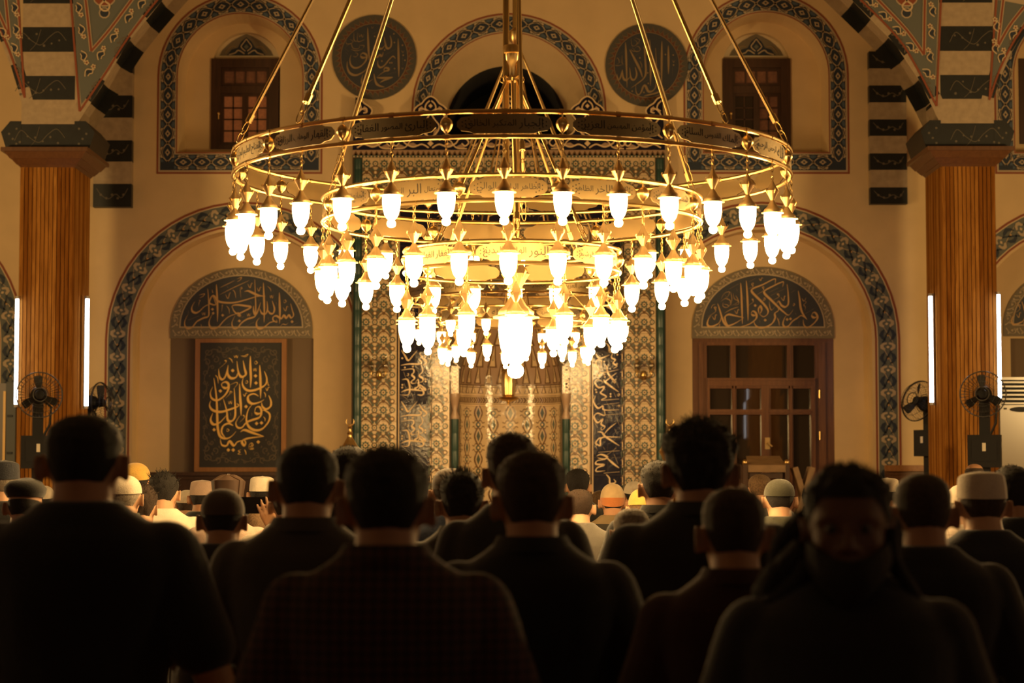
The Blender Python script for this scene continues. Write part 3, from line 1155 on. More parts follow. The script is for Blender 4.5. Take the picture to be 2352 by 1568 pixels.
# --- vertical LED tubes on the columns
def tube_light(x, y, z0, z1, label, back=0):
    t = thing('tube_light', label, 'light', (x, y, (z0 + z1) / 2), 0, 'tube lights on the columns')
    h = (z1 - z0) / 2
    m = MB()
    m.tube([(0, 0, -h + .02), (0, 0, h - .02)], 0.019, 'tube_glow', 8)
    m.build('tube', t, 60)
    m = MB()
    if back:      # the fitting stands between the tube and the wood
        m.box((min(back * .020, back * .034), -.026, -h), (max(back * .020, back * .034), .026, h), 'aluminium')
    else:
        m.box((-.014, .02, -h), (.014, .04, h), 'aluminium')
    for z in (-h, h - .03):
        m.tube([(0, 0, z), (0, 0, z + .03)], 0.021, 'aluminium', 8)
    m.build('fitting', t)


def on_col(px, y0, y1, Y, label, back=0):
    a, b = W(px, y1, Y), W(px, y0, Y)
    tube_light(W(px, 800, Y).x, Y, a.z, b.z, label, back)


on_col(38, 680, 935, CY - 0.05, 'white tube light on the left edge of the left column, behind the black fan')
on_col(200, 680, 938, CY + 0.45, 'white tube light on the right side of the left column', -1)
on_col(2138, 674, 930, CY + 0.45, 'white tube light on the left side of the right column', 1)
on_col(2295, 670, 925, CY - 0.05, 'white tube light on the right edge of the right column, behind the black fan')
for sx in (-1, 1):
    for k, dx in enumerate((-.34, .34)):
        tube_light(sx * 4.95 + dx, 10.1, 2.39, 3.6, 'white tube light on the %s side of the %s column nearer the camera' % (('outer' if dx * sx > 0 else 'inner'), 'left' if sx < 0 else 'right'))
# ================================================================ calligraphy, traced as pen strokes
NIB = -pi / 4


def write(mb, strokes, w, mname, fn, thin=0.45):
    for s in strokes:
        ww = w
        if isinstance(s[0], (int, float)):
            ww, s = s[0], s[1]
        pen(mb, s, ww, mname, fn, nib=NIB, n=5, thin=thin, taper=True)


def dots(mb, pts, r, mname, fn):
    for p in pts:
        diamond(mb, p, r, mname, fn)


BASMALA = [
    [(606, 368), (618, 500), (628, 700), (620, 805), (540, 835), (440, 890), (370, 975), (300, 1003), (252, 960), (248, 880), (295, 780)],
    [(742, 300), (752, 420), (762, 600), (766, 760), (763, 895)],
    [(1190, 415), (1250, 405), (1330, 440), (1420, 475), (1525, 490)],
    [(1525, 490), (1400, 490), (1230, 540), (1040, 588), (880, 590), (770, 565), (720, 500), (685, 482), (650, 530), (640, 600), (730, 625), (722, 560), (690, 500)],
    [(655, 610), (560, 650), (480, 725), (420, 752), (365, 725), (358, 660), (405, 570)],
    [(1005, 690), (1000, 640), (1080, 625), (1200, 640), (1295, 662), (1200, 718), (1085, 765), (1020, 715), (1000, 650)],
    [(1095, 755), (950, 810), (860, 885), (780, 975), (690, 1003), (640, 955), (638, 870), (690, 760)],
    [(1085, 740), (1125, 800), (1075, 785)],
    [(1352, 225), (1362, 450), (1370, 640), (1368, 780), (1340, 820), (1240, 850), (1150, 910), (1090, 985), (1035, 1005), (1002, 960), (1000, 890), (1045, 795)],
    [(1490, 275), (1500, 500), (1508, 700), (1505, 905)],
    [(1335, 640), (1340, 730), (1372, 782), (1405, 720), (1450, 585)],
    [(1435, 690), (1470, 760), (1530, 765), (1558, 690), (1548, 565)],
    [(1558, 700), (1600, 760), (1650, 757), (1668, 680), (1630, 560)],
    [(1745, 430), (1750, 600), (1755, 750), (1750, 925)],
    [(1925, 605), (1955, 720), (1972, 790), (1935, 832), (1895, 785), (1860, 836), (1815, 790), (1780, 842), (1700, 800), (1650, 820), (1650, 870), (1710, 902), (1700, 860)],
    [(1695, 885), (1600, 905), (1520, 970), (1440, 1005), (1390, 965), (1388, 890), (1435, 825)],
    [14, [(800, 352), (920, 295), (1040, 235)]], [15, [(800, 462), (1030, 345), (1270, 235)]], [14, [(305, 867), (480, 795)]], [14, [(805, 996), (970, 920)]],
    [14, [(1195, 977), (1355, 893)]], [14, [(1575, 1002), (1720, 940)]], [14, [(1875, 997), (2030, 910)]], [12, [(1750, 987), (1800, 930), (1850, 940), (1890, 910)]],
    [18, [(1070, 215), (1140, 190), (1120, 230), (1070, 260)]], [18, [(470, 470), (555, 450), (530, 490), (475, 515)]],
    [12, [(520, 740), (530, 785), (550, 750), (562, 788), (582, 735)]], [12, [(1232, 760), (1245, 805), (1262, 765), (1275, 805), (1300, 750)]],
    [12, [(1595, 470), (1605, 515), (1622, 475), (1635, 520), (1660, 460)]],
    [14, [(890, 460), (930, 525), (955, 440), (975, 440)]], [14, [(1240, 290), (1278, 355), (1300, 285), (1320, 290)]], [14, [(1390, 355), (1420, 408), (1440, 350), (1462, 350)]],
    [14, [(1805, 665), (1845, 722), (1865, 650), (1890, 665)]], [12, [(1000, 390), (1035, 420), (1055, 520)]], [12, [(1110, 370), (1140, 345), (1150, 370), (1125, 385), (1135, 515)]],
    [11, [(820, 640), (845, 625), (840, 650), (830, 740)]], [11, [(905, 640), (945, 690), (955, 770)]], [10, [(675, 380), (685, 425), (700, 430)]],
    [10, [(915, 330), (930, 360)]], [10, [(300, 720), (305, 780)]], [10, [(505, 930), (515, 990), (535, 985)]], [10, [(1555, 330), (1600, 370), (1610, 415)]],
    [10, [(465, 550), (490, 560), (470, 590), (465, 650)]], [10, [(1290, 570), (1300, 615)]], [10, [(1415, 540), (1425, 580)]], [10, [(1690, 580), (1705, 630)]], [10, [(1565, 820), (1575, 860)]],
    [13, [(1810, 565), (1835, 545), (1852, 572), (1830, 595), (1812, 570)]], [11, [(1130, 830), (1190, 810)]], [11, [(1065, 890), (1130, 880)]],
]
BASMALA_DOTS = [(685, 695), (697, 757), (847, 790), (1950, 892), (1113, 880)]
LUNETTE_R = [
    [(435, 640), (470, 750), (520, 915), (580, 988), (650, 978), (740, 935), (845, 868)],
    [(845, 862), (700, 830), (610, 812), (550, 850), (562, 930), (600, 985)],
    [(488, 860), (460, 940), (390, 985), (310, 1005), (268, 965), (290, 880), (335, 825)],
    [(800, 310), (812, 500), (820, 750), (825, 965)],
    [(890, 275), (905, 500), (912, 700), (915, 912)],
    [(1345, 330), (1355, 255), (1310, 258), (1150, 340), (1000, 400), (978, 450), (1060, 540), (1160, 640), (1230, 740), (1220, 810), (1160, 848), (1100, 810)],
    [(1100, 812), (1132, 740), (1110, 680), (1080, 730), (1092, 805)],
    [(962, 800), (990, 758), (1040, 790), (1050, 860), (1000, 922), (900, 980), (735, 1022)],
    [(965, 805), (1000, 828), (1045, 820)],
    [(1465, 375), (1482, 300), (1430, 308), (1300, 370), (1190, 430), (1180, 480), (1280, 580), (1400, 700), (1480, 772), (1560, 822), (1632, 735)],
    [(1372, 650), (1402, 740), (1340, 795), (1345, 860), (1300, 950), (1200, 1010), (1100, 1022), (1030, 980), (1000, 905)],
    [(1540, 330), (1555, 500), (1556, 640), (1510, 692), (1450, 670), (1402, 600), (1370, 645)],
    [(1715, 435), (1735, 560), (1750, 700), (1785, 800), (1852, 892)],
    [(1852, 890), (1765, 830), (1700, 868), (1620, 920), (1560, 990), (1500, 1012), (1468, 960), (1490, 880), (1525, 825)],
    [(1920, 830), (1950, 782), (1990, 790), (2020, 860), (1980, 930), (1900, 1000), (1840, 1018), (1798, 970), (1790, 890)],
    [(1920, 825), (1955, 862), (2010, 850)],
    [14, [(625, 407), (770, 325)]], [14, [(540, 792), (650, 730), (770, 690)]], [12, [(930, 402), (1000, 370), (975, 330), (1005, 315), (1000, 350)]],
    [12, [(935, 292), (1045, 235)]], [12, [(1060, 497), (1165, 430), (1145, 380), (1170, 375), (1165, 410)]], [13, [(1250, 462), (1400, 390)]], [13, [(1280, 512), (1500, 402)]],
    [12, [(1600, 462), (1670, 430)]], [13, [(1820, 800), (1960, 722)]], [13, [(275, 850), (400, 765), (380, 700), (410, 700), (405, 745)]],
    [13, [(925, 670), (1000, 610), (980, 570), (1000, 575), (995, 600)]], [12, [(1310, 590), (1410, 530), (1380, 490), (1405, 485), (1405, 520)]],
    [14, [(700, 745), (738, 800), (755, 735), (778, 745)]], [14, [(345, 840), (385, 895), (400, 820), (425, 825)]], [14, [(1440, 540), (1480, 592), (1495, 525), (1515, 530)]],
    [13, [(1090, 240), (1120, 275), (1135, 235), (1160, 235)]], [13, [(1375, 860), (1400, 920), (1412, 1000)]], [12, [(1400, 900), (1440, 850)]],
    [12, [(1770, 555), (1805, 600), (1840, 540)]], [10, [(1820, 600), (1840, 620), (1800, 660), (1825, 690), (1820, 750)]],
    [13, [(1155, 560), (1180, 550), (1188, 575), (1165, 590), (1155, 565)]], [13, [(1630, 645), (1650, 640), (1655, 662), (1635, 672), (1630, 650)]],
    [12, [(1255, 600), (1260, 680), (1290, 745), (1340, 690)]], [12, [(440, 985), (470, 970), (455, 1020), (500, 1010)]], [10, [(1725, 910), (1720, 1020)]],
    [9, [(490, 570), (540, 480), (620, 452), (600, 520), (520, 580)]], [9, [(480, 610), (560, 560), (640, 600), (600, 640)]], [9, [(520, 620), (520, 680), (580, 700), (640, 640), (620, 560)]],
    [9, [(640, 450), (660, 560), (640, 680)]], [9, [(680, 470), (700, 560), (760, 600), (720, 640), (660, 670)]], [9, [(720, 510), (750, 560), (770, 640), (700, 670)]], [9, [(545, 500), (640, 610)]],
    [9, [(530, 650), (590, 660), (610, 690)]], [11, [(735, 400), (745, 440)]], [11, [(845, 530), (855, 575)]], [11, [(1095, 900), (1105, 940)]], [11, [(1660, 790), (1680, 815)]],
    [11, [(330, 720), (350, 670), (400, 650)]],
]
LUNETTE_R_DOTS = [(1030, 670), (1187, 902), (1535, 892), (1588, 882)]
PANEL = [
    [(660, 185), (660, 300), (667, 430), (662, 540)], [(765, 285), (772, 400), (777, 540), (778, 660)],
    [(818, 355), (845, 430), (835, 500), (760, 550), (660, 575), (600, 550), (570, 490), (582, 425)],
    [(578, 235), (595, 320), (610, 390), (560, 418), (525, 360), (508, 240)], [(525, 360), (500, 422), (440, 432), (405, 380), (410, 285)],
    [(408, 300), (385, 400), (350, 447), (315, 420), (303, 330)], [9, [(303, 330), (385, 255), (370, 235), (390, 235), (388, 258)]],
    [(350, 540), (338, 498), (380, 475), (415, 500), (410, 570), (360, 640), (290, 682), (230, 660), (212, 600), (238, 530)], [(345, 530), (385, 545), (415, 520)],
    [(250, 430), (270, 560), (285, 700), (292, 860), (300, 1000), (330, 1090), (400, 1112), (460, 1082), (505, 1030)],
    [(540, 495), (548, 650), (557, 750), (560, 855)], [(480, 545), (490, 700), (493, 860), (450, 918), (410, 900), (398, 800), (358, 665)],
    [(512, 718), (530, 745), (440, 782), (330, 812), (240, 792), (205, 740), (218, 685)], [(398, 850), (320, 932), (250, 952), (218, 900), (242, 825)],
    [(755, 635), (700, 608), (640, 635), (642, 690), (690, 720), (770, 702), (818, 672)],
    [(690, 722), (640, 790), (620, 900), (650, 980), (720, 1018), (800, 1002), (870, 920), (882, 840), (830, 798), (790, 795)],
    [(712, 815), (725, 765), (765, 755), (788, 800), (770, 870), (680, 905), (620, 932), (570, 988), (520, 985), (503, 930), (545, 855)], [(710, 815), (745, 835), (785, 820)],
    [(868, 625), (895, 690), (890, 750), (840, 782), (800, 752), (790, 705)],
    [(555, 1038), (600, 1015), (700, 1050), (820, 1088)], [(820, 1088), (700, 1100), (610, 1118), (572, 1150), (600, 1192), (612, 1150), (580, 1118)],
    [(595, 1128), (520, 1150), (482, 1192), (432, 1140), (400, 1192), (345, 1182), (328, 1115)],
    [(472, 968), (420, 942), (360, 970), (342, 1040), (385, 1105)],
    [10, [(565, 1235), (530, 1250), (552, 1265), (528, 1285), (568, 1290)]], [11, [(600, 1235), (615, 1262), (618, 1295)]],
    [10, [(475, 175), (485, 202), (500, 178), (512, 205), (522, 170)]], [10, [(550, 180), (590, 182), (632, 163), (610, 190), (560, 187)]], [9, [(692, 320), (700, 352), (713, 322), (724, 355), (735, 312)]],
    [9, [(415, 690), (425, 722), (438, 692), (450, 722), (457, 680)]], [12, [(415, 205), (445, 225), (462, 262)]], [12, [(265, 398), (292, 430), (300, 495)]], [12, [(580, 610), (600, 635), (612, 600), (628, 605)]],
    [12, [(835, 540), (850, 572), (865, 535), (882, 540)]], [10, [(705, 262), (722, 240), (738, 262), (722, 275), (706, 262)]], [10, [(605, 475), (622, 460), (632, 480), (616, 492), (605, 478)]],
    [10, [(380, 660), (430, 610), (435, 580), (455, 590), (440, 610)]], [10, [(545, 930), (600, 870), (580, 850), (600, 850)]], [11, [(810, 865), (830, 890), (828, 920)]],
    [11, [(815, 590), (832, 615), (830, 650)]], [9, [(430, 510), (500, 480), (515, 500), (470, 560)]], [9, [(860, 470), (862, 510), (880, 510)]], [9, [(680, 825), (682, 862)]], [9, [(440, 820), (445, 855)]], [9, [(325, 715), (325, 750)]],
    [8, [(650, 1230), (655, 1180), (680, 1160), (700, 1190), (660, 1200), (710, 1215)]], [8, [(655, 1215), (705, 1225), (660, 1232), (705, 1235)]], [8, [(670, 1160), (690, 1200), (700, 1170)]],
    [10, [(395, 1015), (410, 1003), (425, 1020), (408, 1032), (396, 1018)]],
]
PANEL_DOTS = [(720, 407), (725, 487), (615, 752), (735, 942), (790, 936), (258, 1012), (755, 1150), (420, 1240), (475, 1240), (462, 347), (325, 577)]
ROUND_L = [
    [(703, 275), (712, 500), (722, 700), (738, 870)],
    [(572, 800), (590, 745), (640, 735), (690, 780), (665, 880), (570, 975), (470, 997), (405, 945), (385, 850), (410, 760)], [(575, 790), (620, 815), (690, 800)],
    [(725, 960), (640, 1060), (500, 1128), (390, 1092), (340, 990), (340, 880)],
    [(1252, 470), (1258, 700), (1265, 1000), (1264, 1165)],
    [(1205, 830), (1160, 788), (1090, 850), (1010, 950), (935, 990), (888, 940), (890, 860)],
    [(1108, 415), (1132, 540), (1110, 632), (1050, 642), (1022, 560), (1000, 430)], [(1015, 590), (960, 650), (890, 640), (850, 560)],
    [(985, 715), (962, 790), (920, 762), (880, 805), (820, 775), (740, 795)],
    [(1000, 1055), (1010, 1000), (1070, 1002), (1082, 1042), (1010, 1060), (870, 1160)], [(870, 1172), (1000, 1178), (1160, 1160)], [(1160, 1168), (1010, 1215), (925, 1265)],
    [(818, 1100), (850, 1250), (905, 1312), (1010, 1342)], [(620, 1120), (598, 1220), (620, 1290), (700, 1260), (800, 1200)],
    [16, [(790, 385), (900, 345)]], [15, [(1015, 765), (1205, 660)]], [14, [(1060, 1115), (1225, 1065)]], [14, [(1110, 1005), (1180, 930)]],
    [13, [(320, 480), (320, 560), (400, 560), (440, 520), (380, 480)]], [13, [(455, 360), (460, 500), (520, 520)]], [13, [(520, 360), (525, 520), (620, 500), (650, 480)]],
    [13, [(545, 380), (560, 440), (590, 400), (610, 450), (640, 390)]], [13, [(310, 620), (400, 560), (440, 640), (540, 650), (560, 580)]], [13, [(400, 660), (500, 690), (620, 660)]],
    [13, [(560, 590), (640, 600), (620, 650)]], [12, [(290, 640), (360, 700)]], [14, [(480, 720), (530, 750), (490, 800), (440, 780)]], [12, [(320, 720), (350, 760)]],
    [11, [(770, 250), (790, 285), (815, 250)]], [11, [(1310, 680), (1340, 720), (1360, 680)]], [11, [(1310, 985), (1335, 1020), (1350, 985)]], [11, [(1330, 790), (1335, 950)]], [11, [(255, 870), (270, 910)]],
]
ROUND_L_DOTS = [(1185, 540), (1345, 770), (960, 875), (1190, 1010), (1105, 905), (1140, 905), (830, 430), (1375, 860), (1010, 675), (1175, 385), (1330, 590)]
ROUND_R = [
    [(442, 380), (450, 550), (458, 800), (468, 1195)], [(515, 510), (610, 690), (700, 870), (748, 1015)],
    [(778, 260), (790, 600), (808, 900), (770, 1025), (650, 1125), (535, 1205)], [(878, 330), (888, 600), (892, 900), (888, 1165)],
    [(765, 470), (900, 700), (1000, 860), (1065, 965)],
    [(982, 480), (1000, 900), (990, 1150), (930, 1252), (850, 1262), (805, 1175), (765, 1162), (720, 1275), (670, 1325), (630, 1270), (622, 1140)],
    [(1098, 360), (1092, 700), (1088, 1190)], [(1212, 440), (1215, 700), (1213, 955)],
    [(615, 825), (642, 960), (600, 1052), (540, 1022), (515, 830)], [(522, 1000), (460, 1062), (402, 1022), (385, 870)], [(382, 880), (350, 1010), (310, 1055), (283, 950)],
    [(770, 1345), (1000, 1290), (1155, 1205)],
    [13, [(285, 610), (400, 550)]], [13, [(610, 630), (715, 560)]], [13, [(760, 1095), (850, 1055)]],
    [12, [(545, 310), (560, 440), (630, 430), (650, 380), (600, 330)]], [12, [(610, 300), (700, 340), (640, 420), (710, 380)]], [12, [(560, 470), (640, 550), (710, 510), (660, 450), (600, 500)]], [12, [(540, 500), (580, 540), (700, 540)]],
    [12, [(260, 700), (300, 660), (330, 740), (280, 780)]], [12, [(340, 640), (350, 750)]], [12, [(380, 610), (380, 750), (410, 760)]], [12, [(250, 790), (300, 800), (410, 780)]], [12, [(700, 715), (730, 780), (735, 850)]],
    [12, [(1285, 700), (1310, 740), (1330, 700)]], [12, [(1285, 830), (1290, 990)]], [12, [(520, 1070), (530, 1130)]],
]
ROUND_R_DOTS = [(840, 930), (850, 1120), (700, 660), (1305, 790), (1160, 600), (1300, 610), (560, 1260), (770, 1280)]
STRIP_L = [
    [(110, 20), (150, 80), (188, 135), (240, 80), (290, 20)], [(310, 50), (350, 110), (395, 150), (370, 185), (350, 180)], [(105, 190), (200, 175), (315, 175), (332, 145), (300, 118)],
    [(330, 180), (350, 255), (312, 305), (350, 335), (350, 370), (310, 385)], [(110, 245), (235, 230), (250, 268), (228, 298), (260, 335), (220, 375), (240, 395), (285, 385)],
    [(270, 380), (300, 350), (300, 425), (262, 450), (290, 468), (320, 430), (285, 385)], [(310, 400), (372, 450), (378, 470), (330, 440)], [(310, 420), (360, 490), (345, 525), (290, 520)],
    [(120, 352), (180, 350), (205, 440), (190, 520), (120, 522)], [(110, 492), (200, 462), (360, 480)], [12, [(110, 520), (180, 575)]], [11, [(135, 262), (160, 330)]], [11, [(215, 410), (242, 452)]],
    [11, [(220, 500), (248, 562)]], [11, [(362, 215), (382, 262)]], [11, [(140, 395), (162, 442)]], [10, [(175, 285), (190, 285), (188, 305), (170, 305)]], [10, [(185, 320), (210, 345)]], [10, [(275, 235), (300, 260)]], [10, [(360, 305), (400, 300)]],
]
STRIP_L_DOTS = [(122, 410), (120, 440), (380, 345), (382, 372), (150, 215), (240, 205), (120, 110), (372, 85)]
STRIP_R = [
    [(112, 60), (160, 110), (270, 72)], [(310, 40), (288, 100), (330, 130), (308, 165), (350, 200), (308, 225)], [(150, 270), (178, 150), (130, 130), (112, 180), (150, 245), (180, 275), (365, 240)],
    [(118, 285), (150, 312), (182, 275)], [(205, 205), (235, 200), (250, 280), (330, 380), (305, 365), (345, 345)], [(205, 385), (260, 340), (350, 272)], [(200, 350), (232, 390), (372, 492)],
    [(195, 380), (130, 350), (105, 390), (145, 440), (205, 430), (190, 470), (165, 500), (232, 545), (175, 582), (375, 568)], [(200, 632), (375, 612)], [(110, 530), (88, 600), (135, 672), (190, 648), (208, 692), (375, 690)],
    [(148, 752), (375, 738)], [(200, 672), (212, 755), (135, 728), (92, 768), (130, 835), (190, 795), (170, 850), (212, 882), (180, 918), (165, 890)], [(200, 968), (260, 900), (340, 838)],
    [(130, 938), (180, 945), (210, 985), (290, 1040), (375, 1095)], [(120, 1070), (160, 1092), (182, 1002), (385, 998)], [(140, 1168), (375, 1150)], [(185, 1010), (150, 1010), (110, 1060), (125, 1095)],
    [(118, 1212), (170, 1192), (240, 1222), (200, 1245), (130, 1230)], [(230, 1225), (300, 1290), (372, 1345)], [(220, 1212), (340, 1118)], [(215, 1250), (130, 1262), (112, 1300), (205, 1310), (130, 1340), (115, 1382), (215, 1375)],
    [(200, 1402), (375, 1388)], [(225, 1415), (262, 1460), (270, 1520), (330, 1505), (310, 1470)],
    [11, [(345, 392), (370, 445)]], [11, [(312, 495), (338, 548)]], [11, [(342, 775), (375, 862)]], [11, [(322, 905), (348, 962)]], [11, [(110, 1105), (132, 1148)]], [11, [(315, 1190), (360, 1300)]], [11, [(100, 835), (130, 890)]],
    [10, [(290, 640), (320, 665)]], [10, [(280, 790), (300, 780)]], [10, [(190, 1105), (215, 1140)]], [10, [(280, 1245), (300, 1225)]], [10, [(100, 690), (118, 690)]], [10, [(265, 165), (285, 215)]], [11, [(350, 520), (375, 510), (370, 535), (350, 525)]], [11, [(350, 650), (375, 640), (368, 665)]],
]
STRIP_R_DOTS = [(207, 150), (208, 295), (215, 320), (278, 512), (278, 540), (112, 465), (118, 492), (355, 70), (265, 38), (350, 175)]

# ---------------------------------------------------------------- lunettes over the curtained window and the door
def scroll_unit(mb, q, m):
    pts = [(0.05, 0.8), (0.12, 0.3), (0.35, -0.5), (0.62, -0.55), (0.74, 0.0), (0.58, 0.45), (0.42, 0.2), (0.50, -0.1)]
    pen(mb, pts, 0.075, m, q, n=3)
    pen(mb, [(0.62, 0.7), (0.8, 0.35), (0.92, -0.35), (1.02, -0.75)], 0.07, m, q, n=3)
    for u, v in ((.5, .1), (.86, .5), (.2, -.55)):
        mb.poly([q(u - .07, v), q(u, v - .28), q(u + .07, v), q(u, v + .28)], m)


def lunette(cx, base, R, strokes, sdots, ox, oy, sc, label):
    mb = MB()
    f1, f2, f3 = (wall_fn(RY, 700, d) for d in (0.02, 0.024, 0.028))
    top = base - R
    h_band = 22
    outer = [(cx - 163, base)] + [(cx + 163 * cos(a), base - 24 - (R - 24) * sin(a)) for a in (pi - pi * k / 30 for k in range(31))] + [(cx + 163, base)]
    mb.poly([f1(*p) for p in outer], 'grey_paint')
    mb.grid([[f1(*p) for p in outer], [f1(*p) + Vector((0, .02, 0)) for p in outer]], 'grey_paint', close_u=True)
    ib = base - 24
    inner = [(cx + 142 * cos(a), ib - 4 - (R - 44) * sin(a)) for a in (pi - pi * k / 30 for k in range(31))]
    mb.poly([f2(*p) for p in ([(cx - 142, ib)] + inner + [(cx + 142, ib)])], 'cream_dim')
    inner2 = [(cx + 139 * cos(a), ib - 4 - (R - 47) * sin(a)) for a in (pi - pi * k / 30 for k in range(31))]
    mb.poly([f3(*p) for p in ([(cx - 139, ib - 3)] + inner2 + [(cx + 139, ib - 3)])], 'ink_paint')
    f4 = wall_fn(RY, 700, 0.032)
    # scrolls of the border
    pth = Path([(cx + 152.5 * cos(a), base - 24 - (R - 34) * sin(a)) for a in (pi - pi * k / 40 for k in range(41))])
    n = 13
    for k in range(n):
        s0 = pth.len * k / n
        scroll_unit(mb, lambda u, v: f2(*pth.at(s0 + u * pth.len / n, v * 9)), 'cream_dim')
    pth2 = Path([(cx - 158, base - 12), (cx + 158, base - 12)])
    for k in range(10):
        s0 = pth2.len * k / 10
        scroll_unit(mb, lambda u, v: f2(*pth2.at(s0 + u * pth2.len / 10, v * 9)), 'cream_dim')
    fw = lambda x, y: f4(ox + x / sc, oy + y / sc)
    write(mb, strokes, 36, 'ochre_paint', fw)
    dots(mb, sdots, 24, 'ochre_paint', fw)
    return tag(mb.build('calligraphy_lunette'), label, 'painted panel', 'calligraphy lunettes')


lunette(555, 777, 162, BASMALA, BASMALA_DOTS, 390, 610, 6.918, 'half-round dark calligraphy panel above the framed gold calligraphy, with a thin grey scroll border')
lunette(1752, 777, 164, LUNETTE_R, LUNETTE_R_DOTS, 1585, 605, 6.918, 'half-round dark calligraphy panel above the brown wooden door')
lunette(2466, 772, 160, [[(x - 120, y) for x, y in s] if not isinstance(s[0], int) else [s[0], [(x - 120, y) for x, y in s[1]]] for s in LUNETTE_R], [], 2300, 600, 6.918,
        'half-round dark calligraphy panel cut off at the frame edge beyond the right column')

# ---------------------------------------------------------------- framed gold calligraphy
PY = RY - 0.03
fpn = wall_fn(PY, 930)
root = thing('framed_calligraphy', 'framed black panel of gold oval calligraphy hanging before brown curtain', 'picture', (fpn(552, 930).x, PY, fpn(552, 930).z))
inv = root.location.copy()


def rel(fn):
    return lambda x, y: fn(x, y) - inv


fr = MB()
A = rel(fpn)
for (xa, xb, ya, yb) in ((448, 459, 778, 1083), (647, 658, 778, 1083), (459, 647, 778, 787), (459, 647, 1073, 1083)):
    a, b = A(xa, yb), A(xb, ya)
    fr.box((a.x, a.y - .03, a.z), (b.x, a.y + .02, b.z), 'frame_wood')
fr.build('frame', root)
bd = MB()
a, b = A(459, 1073), A(647, 787)
bd.box((a.x, a.y - .005, a.z), (b.x, a.y + .015, b.z), 'panel_black')
fs = rel(wall_fn(PY, 930, 0.009))
# corner arabesques: spirals springing from a wavy stem
for sx in (-1, 1):
    for sy in (-1, 1):
        cx, cy = 553 + sx * 88, 930 + sy * 134
        def q(u, v):
            return fs(cx - sx * u, cy - sy * v)
        for (u0, v0, r0, w) in ((12, 12, 10, 2.6), (36, 8, 8, 2.4), (58, 6, 6, 2.2), (78, 4, 4, 2), (10, 36, 9, 2.4), (8, 60, 7, 2.3), (6, 82, 6, 2.2), (5, 104, 5, 2), (30, 30, 8, 2.4), (22, 48, 6, 2.2), (50, 20, 6, 2.2)):
            pts = [(u0 + r0 * (1 - t / 9) * cos(t * 0.9 + u0), v0 + r0 * (1 - t / 9) * sin(t * 0.9 + u0)) for t in range(8)]
            pen(bd, pts, w, 'panel_scroll', q, n=3)
            bd.poly([q(u0 + r0 * .9, v0 + r0), q(u0 + r0 * 1.5, v0 + r0 * .5), q(u0 + r0 * 1.2, v0 + r0 * 1.5)], 'panel_scroll')
        pen(bd, [(2, 118), (10, 95), (4, 72), (14, 48), (6, 24), (24, 6), (48, 14), (70, 4), (86, 10)], 2.2, 'panel_scroll', q, n=4)
bd.build('board', root)
wr = MB()
fw = lambda x, y: rel(wall_fn(PY, 930, 0.014))(440 + x / 4.9, 780 + y / 4.9)
write(wr, PANEL, 31, 'gold_leaf', fw, thin=0.5)
dots(wr, PANEL_DOTS, 21, 'gold_leaf', fw)
wr.build('gold_lettering', root)

# ---------------------------------------------------------------- roundels
def roundel(cx, cy, R, Rin, ccx, ccy, ox, oy, strokes, sdots, label):
    mb = MB()
    f1, f2, f3, f4 = (wall_fn(WY, 140, d) for d in (0.02, 0.024, 0.028, 0.032))
    ring = lambda r, f, n=40: [f(cx + r * cos(2 * pi * k / n), cy + r * sin(2 * pi * k / n)) for k in range(n)]
    mb.grid([ring(R, f1), ring(R, wall_fn(WY, 140))], 'roundel_rim', close_u=True)
    mb.poly(ring(R, f1), 'roundel_rim')
    # the wavy red band with its cream edge
    n = 44
    wav = []
    for k in range(n * 6):
        a = 2 * pi * k / (n * 6)
        ph = (k % 6) / 6 * 2 * pi
        wav.append((Rin + 9 + 5 * sin(ph) + 1.5 * sin(2 * ph), a + 0.018 * cos(ph)))
    P = [(cx + r * cos(a), cy + r * sin(a)) for r, a in wav]
    mb.poly([f2(*p) for p in P], 'red_dim')
    L, Rr = [], []
    for (r, a) in wav:
        L.append(f3(cx + (r + .9) * cos(a), cy + (r + .9) * sin(a)))
        Rr.append(f3(cx + (r - .9) * cos(a), cy + (r - .9) * sin(a)))
    mb.grid([L, Rr], 'roundel_wave', close_u=True)
    mb.poly(ring(Rin + 1.5, f3), 'umber_paint')
    mb.poly(ring(Rin, f4), 'ink_paint')
    f5 = wall_fn(WY, 140, 0.036)
    k = 7.84
    fw = lambda x, y: f5(ox + x / k, oy + y / k)
    write(mb, strokes, 44, 'umber_paint', fw)
    dots(mb, sdots, 17, 'umber_paint', fw)
    return tag(mb.build('calligraphy_roundel'), label, 'painted roundel', 'calligraphy roundels')


roundel(860, 132, 97, 76, 0, 0, 755, 30, ROUND_L, ROUND_L_DOTS, 'dark calligraphy roundel high on the wall between left upper window and central lunette')
roundel(1485, 150, 95, 74, 0, 0, 1380, 50, ROUND_R, ROUND_R_DOTS, 'dark calligraphy roundel high on the wall between central lunette and right upper window')

# ================================================================ the tiled prayer niche
MY = 25.84
fm = lambda d=0.0: wall_fn(MY, 700, d)
M0, MB1, M2, M3 = fm(), fm(0.004), fm(0.008), fm(0.012)
org = Vector((M0(1170, 900).x, MY, 0))
mih = thing('prayer_niche', 'tall tiled prayer niche between green columns with navy calligraphy strips', 'prayer niche', org)


def rl(f):
    return lambda x, y: f(x, y) - org


def hw_niche(y):
    """half width of the niche opening"""
    if y >= 880:
        return 117.0
    t = (880 - y) / 250.0
    return 117.0 * max(0.0, 1 - t ** 1.75)


